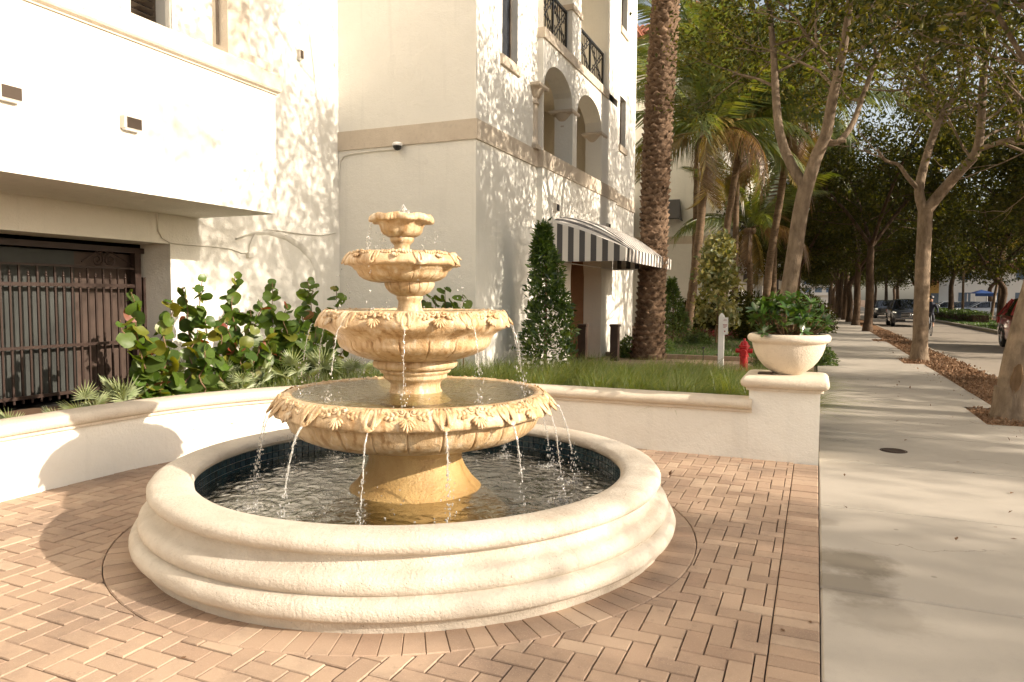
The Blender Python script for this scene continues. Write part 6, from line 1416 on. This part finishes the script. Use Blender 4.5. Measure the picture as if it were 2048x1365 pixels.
def car(name, loc, rz, paint, label, hs=1., emblem=False, lit=False, ls=1., grp=None):
    o = thing(name, loc, label, 'car', grp); o.rotation_euler = (0, 0, rz); ORG[o.name] = (0, 0, 0); P = lambda nm, b_, m_, par=o, sm=35: link_(nm, b_, m_, par, sm)
    def link_(nm, b_, m_, par, sm): return b_.build(nm, m_, par, sm)
    L = 4.75*ls; W = .95
    def sec(y, zb, zt, w, tw, k=.06): return [(-w*.90, y, zb), (-w*.98, y, zb+.10), (-w, y, zb+(zt-zb)*.42), (-w*.985, y, zt-.16), (-tw-.06, y, zt-.05), (-tw*.6, y, zt), (0, y, zt+k*.5), (tw*.6, y, zt), (tw+.06, y, zt-.05), (w*.985, y, zt-.16), (w, y, zb+(zt-zb)*.42), (w*.98, y, zb+.10), (w*.90, y, zb)]
    b = MB(); z = hs
    loft(b, [sec(0.0, .30, .86*z, .70, .55), sec(.06, .26, .93*z, .82, .62), sec(.22, .24, .97*z, .91, .70), sec(.60, .22, 1.01*z, W, .74), sec(1.25*ls, .22, 1.07*z, W, .78), sec(2.4*ls, .22, 1.08*z, W, .82), sec(3.9*ls, .22, 1.09*z, W, .82), sec(L-.25, .26, 1.06*z, .92, .80), sec(L, .34, .98*z, .82, .7)]); P('body', b, paint)
    cb = [(1.22*ls, 1.06, .80), (2.02*ls, 1.58, .66), (2.5*ls, 1.635, .665), (3.6*ls, 1.61, .65), (4.2*ls, 1.54, .62), (4.62*ls, 1.05, .76)]
    b = MB(); vs = []
    for (y, zz, w) in cb: vs += [(-w, y, zz*z-.03), (-w*.86, y, zz*z), (0, y, zz*z+.02), (w*.86, y, zz*z), (w, y, zz*z-.03)]
    base = [(-.87, 1.22*ls, 1.04*z), (-.90, 2.0*ls, 1.04*z), (-.905, 2.5*ls, 1.05*z), (-.905, 3.6*ls, 1.05*z), (-.89, 4.2*ls, 1.05*z), (-.84, 4.62*ls, 1.03*z)]
    fs = [(i*5+k, i*5+k+1, (i+1)*5+k+1, (i+1)*5+k) for i in range(5) for k in range(4)]; b.add(vs, fs[:4], 1); b.add(vs, fs[4:16], 0); b.add(vs, fs[16:], 1)
    for s in (-1, 1):
        lo_ = [(s*-p[0] if s > 0 else p[0], p[1], p[2]) for p in base]; hi_ = [(s*w, y, zz*z-.03) for (y, zz, w) in cb]
        b.add(lo_+hi_, [(i, i+1, 6+i+1, 6+i) for i in range(5)], 1)
    cab = P('cabin', b, [paint, 'car_glass'])
    b = MB()
    for s in (-1, 1):
        for (y0, y1, z1, w1) in ((1.22*ls, 2.02*ls, 1.55, .665), (2.75*ls, 2.78*ls, 1.60, .665), (3.75*ls, 3.82*ls, 1.58, .655), (4.60*ls, 4.2*ls, 1.52, .625)): b.tube([(s*.885, y0, 1.05*z), (s*w1*1.01, y1, z1*z)], .04, 5)
    tag(P('pillars', b, paint, cab), kind='stuff')
    for s in (-1, 1):
        for y in (.92*ls, L-.98):
            w_ = bpy.data.objects.new('wheel', TYRE); col.objects.link(w_); w_.parent = o; w_.location = (s*.84, y, .36); w_.rotation_euler = (0, R(90)*s, 0)
            r_ = bpy.data.objects.new('rim', RIM); col.objects.link(r_); r_.parent = w_
            b = MB(); b.v = []; b.lathe([(.37, 0), (.43, .01), (.44, .0), (.43, -.02)], (0, 0), 24, 10, 170); b.v = [(s*(.955+zz), y+xx, .36+yy) for (xx, yy, zz) in b.v]; P('wheel_arch', b, 'black', o, 30)
        b = MB(); b.add([(s*.52, .035, .74*z), (s*.78, .10, .76*z), (s*.90, .36, .80*z), (s*.90, .38, .90*z), (s*.78, .13, .88*z), (s*.52, .03, .84*z)], [tuple(range(6))]); b.add([(s*.52, .015, .745*z), (s*.78, .075, .765*z), (s*.895, .345, .805*z), (s*.895, .36, .885*z), (s*.78, .105, .87*z), (s*.52, .01, .835*z)], [tuple(range(6))]); P('headlight', b, 'headlamp')
        b = MB(); b.ell((s*1.0, 1.62*ls, 1.12*z), (.12, .07, .085), None, 10, 6); b.tube([(s*.86, 1.6*ls, 1.07*z), (s*1., 1.62*ls, 1.10*z)], .03, 5); P('wing_mirror', b, paint)
        b = MB(); b.box(s*.88-.03, s*.88+.03, L-.16, L-.02, .78*z, .98*z); P('tail_light', b, 'red_paint')
    b = MB(); b.add([(-.50, -.02, .55*z), (.50, -.02, .55*z), (.46, -.012, .84*z), (-.46, -.012, .84*z)], [(0, 1, 2, 3)]); b.add([(-.80, .0, .30), (.80, .0, .30), (.74, -.03, .45*z), (-.74, -.03, .45*z)], [(0, 1, 2, 3)]); gr = P('grille', b, 'black')
    b = MB()
    for zz in (.56, .66, .74, .835): b.box(-.49, .49, -.035, -.02, zz*z-.012, zz*z+.012)
    b.box(-.78, .78, -.05, -.03, .455*z, .485*z); P('chrome_bar', b, 'chrome', gr)
    if emblem:
        b = MB(); c_ = .70*z; b.tube([(.105*math.cos(R(k*15)), -.045, c_+.105*math.sin(R(k*15))) for k in range(25)], .012, 6)
        for k in range(3): a = R(90+120*k); b.tube([(0, -.048, c_), (.10*math.cos(a), -.045, c_+.10*math.sin(a))], [.02, .005], 5)
        P('emblem', b, 'chrome', gr)
    b = MB(); b.box(-.26, .26, -.055, -.04, .36*z, .46*z); P('number_plate', b, 'white_paint')
    return o
g_ = GZ(1777, 653, -.1); car('parked_suv' if False else 'driving_suv', (float(g_[0])+.95+.1, float(g_[1])-.9, -.1), 0, 'paint_slate', 'slate blue sport utility vehicle with a star emblem driving towards the camera', 1., True)
g_ = GZ(1748, 637, -.1); car('driving_suv', (float(g_[0])+.95, float(g_[1])-.9, -.1), 0, 'paint_grey', 'dark grey car with bright headlights following the slate blue one', .95)
car('red_car', (6.88, 25.6, -.1), 0, 'paint_red', 'red car at the edge of the frame, partly behind the nearest trunk', 1.05)
for i, (px, Y, p_, lb) in enumerate(((1890, 82, 'paint_white', 'white parked car beyond the hedge, first behind the slim palm trunk'), (1925, 80, 'paint_dark', 'dark parked car beyond the hedge between two pale ones'), (1965, 78, 'paint_white', 'silver white parked car beyond the hedge under the blue canopy'))):
    g_ = GY(px, 628, Y); car('parked_car', (float(g_[0])-2.3, Y, -.08), R(90)+math.pi, p_, lb, .88, grp='cars parked beyond the hedge')
g_ = GY(1962, 603, 88); cn = thing('blue_canopy', (float(g_[0]), 88, 0), 'bright blue fabric canopy on poles above the parked cars', 'canopy')
x0 = float(g_[0]); b = MB(); b.add([(x0-.9, 86, 2.2), (x0+.9, 86, 2.2), (x0+.9, 90, 2.2), (x0-.9, 90, 2.2), (x0, 88, 2.6)], [(0, 1, 4), (1, 2, 4), (2, 3, 4), (3, 0, 4)]); b.box(x0-.9, x0+.9, 85.96, 85.99, 1.9, 2.2); b.build('fabric', 'blue_canvas', cn)
for (dx_, dy_) in ((-.9, 86), (.9, 86), (.9, 90), (-.9, 90)): b = MB(); b.tube([(x0+dx_, dy_, -.1), (x0+dx_, dy_, 2.2)], .04, 6); b.build('pole', 'white_paint', cn)
def house(x, y, w_, d, h, m, label, roof=True):
    o = thing('far_house', (x, y, 0), label, 'building'); b = MB(); b.box(x-w_/2, x+w_/2, y, y+d, -.1, h); b.build('wall', m, o)
    b = MB(); b.moulded(x-w_/2, x+w_/2, y, y+d, [(.5, h), (.5, h+.25), (-1.5, h+1.5)]); b.build('roof', 'roof_tile', o)
    for k in range(max(1, int(w_/3.2))):
        for z in ([1.] if h < 4.5 else [1., 4.2]): b = MB(); xx = x-w_/2+1.2+k*3.2; b.box(xx, xx+1.4, y-.03, y, z, z+1.5); b.build('window', 'glass_far', o)
g_ = GY(2010, 600, 112); house(float(g_[0]), 112, 13, 8, 5.5, 'white_paint', 'distant white house under the trees at the edge of the frame')
g_ = GY(1935, 600, 125); house(float(g_[0]), 125, 12, 8, 4., 'orange_wall', 'distant ochre house behind the parked cars')

# ================================================================== cyclist
g_ = GZ(1864, 673, -.1); cx_, cy_ = float(g_[0]), float(g_[1])
bk = thing('bicycle', (cx_, cy_, -.1), 'dark bicycle ridden towards the camera beside the trunk', 'bicycle')
for (y, nm) in ((0.35, 'wheel'), (1.40, 'wheel')):
    b = MB(); b.tube([(cx_, cy_+y+.335*math.cos(R(k*12)), .235+.335*math.sin(R(k*12))) for k in range(31)], .018, 6, cap=False); w_ = b.build(nm, 'rubber', bk)
    b = MB()
    for k in range(12): a = R(k*30); b.tube([(cx_, cy_+y, .235), (cx_, cy_+y+.32*math.cos(a), .235+.32*math.sin(a))], .003, 4)
    b.build('spokes', 'chrome', w_)
b = MB(); hb = (cx_, cy_+.55, .80); bb = (cx_, cy_+.92, .18); sp2 = (cx_, cy_+1.08, .72)
for (p, q) in ((hb, bb), (bb, sp2), ((cx_, cy_+.56, .74), sp2), (bb, (cx_, cy_+1.40, .235)), (sp2, (cx_, cy_+1.40, .235)), (hb, (cx_, cy_+.35, .235)), (hb, (cx_, cy_+.52, .93))): b.tube([p, q], .018, 6)
b.build('frame', 'paint_dark', bk); b = MB(); b.tube([(cx_-.25, cy_+.50, .95), (cx_, cy_+.52, .93), (cx_+.25, cy_+.50, .95)], .014, 6); b.build('handlebar', 'black', bk); b = MB(); b.ell((cx_, cy_+1.10, .86), (.07, .14, .035), None, 10, 6); b.tube([sp2, (cx_, cy_+1.10, .85)], .014, 6); b.build('saddle', 'black', bk)
b = MB(); b.tube([(cx_-.09, cy_+.88, .04), (cx_-.09, cy_+.92, .18), (cx_+.09, cy_+.92, .18), (cx_+.09, cy_+.96, .32)], .012, 6); b.box(cx_-.16, cx_-.08, cy_+.82, cy_+.94, .02, .05); b.box(cx_+.08, cx_+.16, cy_+.90, cy_+1.02, .30, .33); b.build('crank', 'chrome', bk)
m_, t_, n_, pb = mat('rider_clothes'); sep = t_.nodes.new('ShaderNodeSeparateXYZ'); tc_ = t_.nodes.new('ShaderNodeTexCoord'); t_.links.new(tc_.outputs['Object'], sep.inputs[0])
t_.links.new(ramp(t_, math_(t_, 'DIVIDE', sep.outputs['Z'], 2.), [(.0, (.03, .03, .03)), (.055, (.42, .24, .16)), (.29, (.012, .012, .016)), (.46, (.013, .016, .03)), (.76, (.42, .24, .16))]), pb.inputs['Base Color']); t_.nodes['Color Ramp'].color_ramp.interpolation = 'CONSTANT' if 'Color Ramp' in t_.nodes else 'CONSTANT'
pb.inputs['Roughness'].default_value = .8; MATS['rider_clothes'] = m_
ps = thing('person', (cx_, cy_+.6, -.1), 'cyclist in a dark top and helmet riding towards the camera', 'person')
J = {'pel': (0, 1.08, .98, .15), 'spi': (0, .98, 1.15, .135), 'che': (0, .86, 1.33, .16), 'nec': (0, .78, 1.49, .06), 'hea': (0, .73, 1.60, .095), 'hed': (0, .71, 1.68, .085)}
for s, n_s in ((-1, 'l'), (1, 'r')):
    dn = s < 0
    J.update({'sh'+n_s: (s*.185, .84, 1.40, .07), 'el'+n_s: (s*.27, .68, 1.18, .048), 'wr'+n_s: (s*.255, .56, 1.08, .034), 'ha'+n_s: (s*.25, .51, 1.045, .038), 'hi'+n_s: (s*.10, 1.06, .94, .105), 'kn'+n_s: (s*.12, .78, .62 if dn else .78, .072), 'ca'+n_s: (s*.12, .86, .42 if dn else .60, .062), 'an'+n_s: (s*.12, .94, .18 if dn else .46, .042), 'to'+n_s: (s*.12, .80, .13 if dn else .40, .035)})
K = list(J); Ed = [('pel', 'spi'), ('spi', 'che'), ('che', 'nec'), ('nec', 'hea'), ('hea', 'hed')]
for n_s in 'lr': Ed += [('che', 'sh'+n_s), ('sh'+n_s, 'el'+n_s), ('el'+n_s, 'wr'+n_s), ('wr'+n_s, 'ha'+n_s), ('pel', 'hi'+n_s), ('hi'+n_s, 'kn'+n_s), ('kn'+n_s, 'ca'+n_s), ('ca'+n_s, 'an'+n_s), ('an'+n_s, 'to'+n_s)]
me = bpy.data.meshes.new('body'); me.from_pydata([(J[k][0], J[k][1]-.6, J[k][2]) for k in K], [(K.index(a), K.index(c)) for a, c in Ed], []); bo = link('body', me, ps)
md = bo.modifiers.new('skin', 'SKIN'); me.materials.append(m_)
if not me.skin_vertices:
    bpy.context.view_layer.objects.active = bo
    import bmesh
    bm = bmesh.new(); bm.from_mesh(me); bm.verts.layers.skin.verify(); bm.to_mesh(me); bm.free()
for i, k in enumerate(K): me.skin_vertices[0].data[i].radius = (J[k][3], J[k][3]); me.skin_vertices[0].data[i].use_root = (k == 'pel')
md.use_smooth_shade = True; bo.modifiers.new('sub', 'SUBSURF').render_levels = 2
b = MB(); b.lathe([(.11, 1.70), (.112, 1.735), (.095, 1.785), (.055, 1.815), (0, 1.822)], (0, 0), 20); b.v = [(x+cx_, y*1.25+cy_+.71, z-.1) for x, y, z in b.v]; b.build('helmet', 'helmet', ps, 60)
b = MB(); b.ell((cx_, cy_+.628, 1.505), (.014, .022, .03), None, 8, 5); b.build('nose', 'skin', ps, 60)
for s in (-1, 1): b = MB(); b.box(cx_+s*.035-.028, cx_+s*.035+.028, cy_+.622, cy_+.64, 1.535, 1.565); b.build('sunglass_lens', 'black', ps)
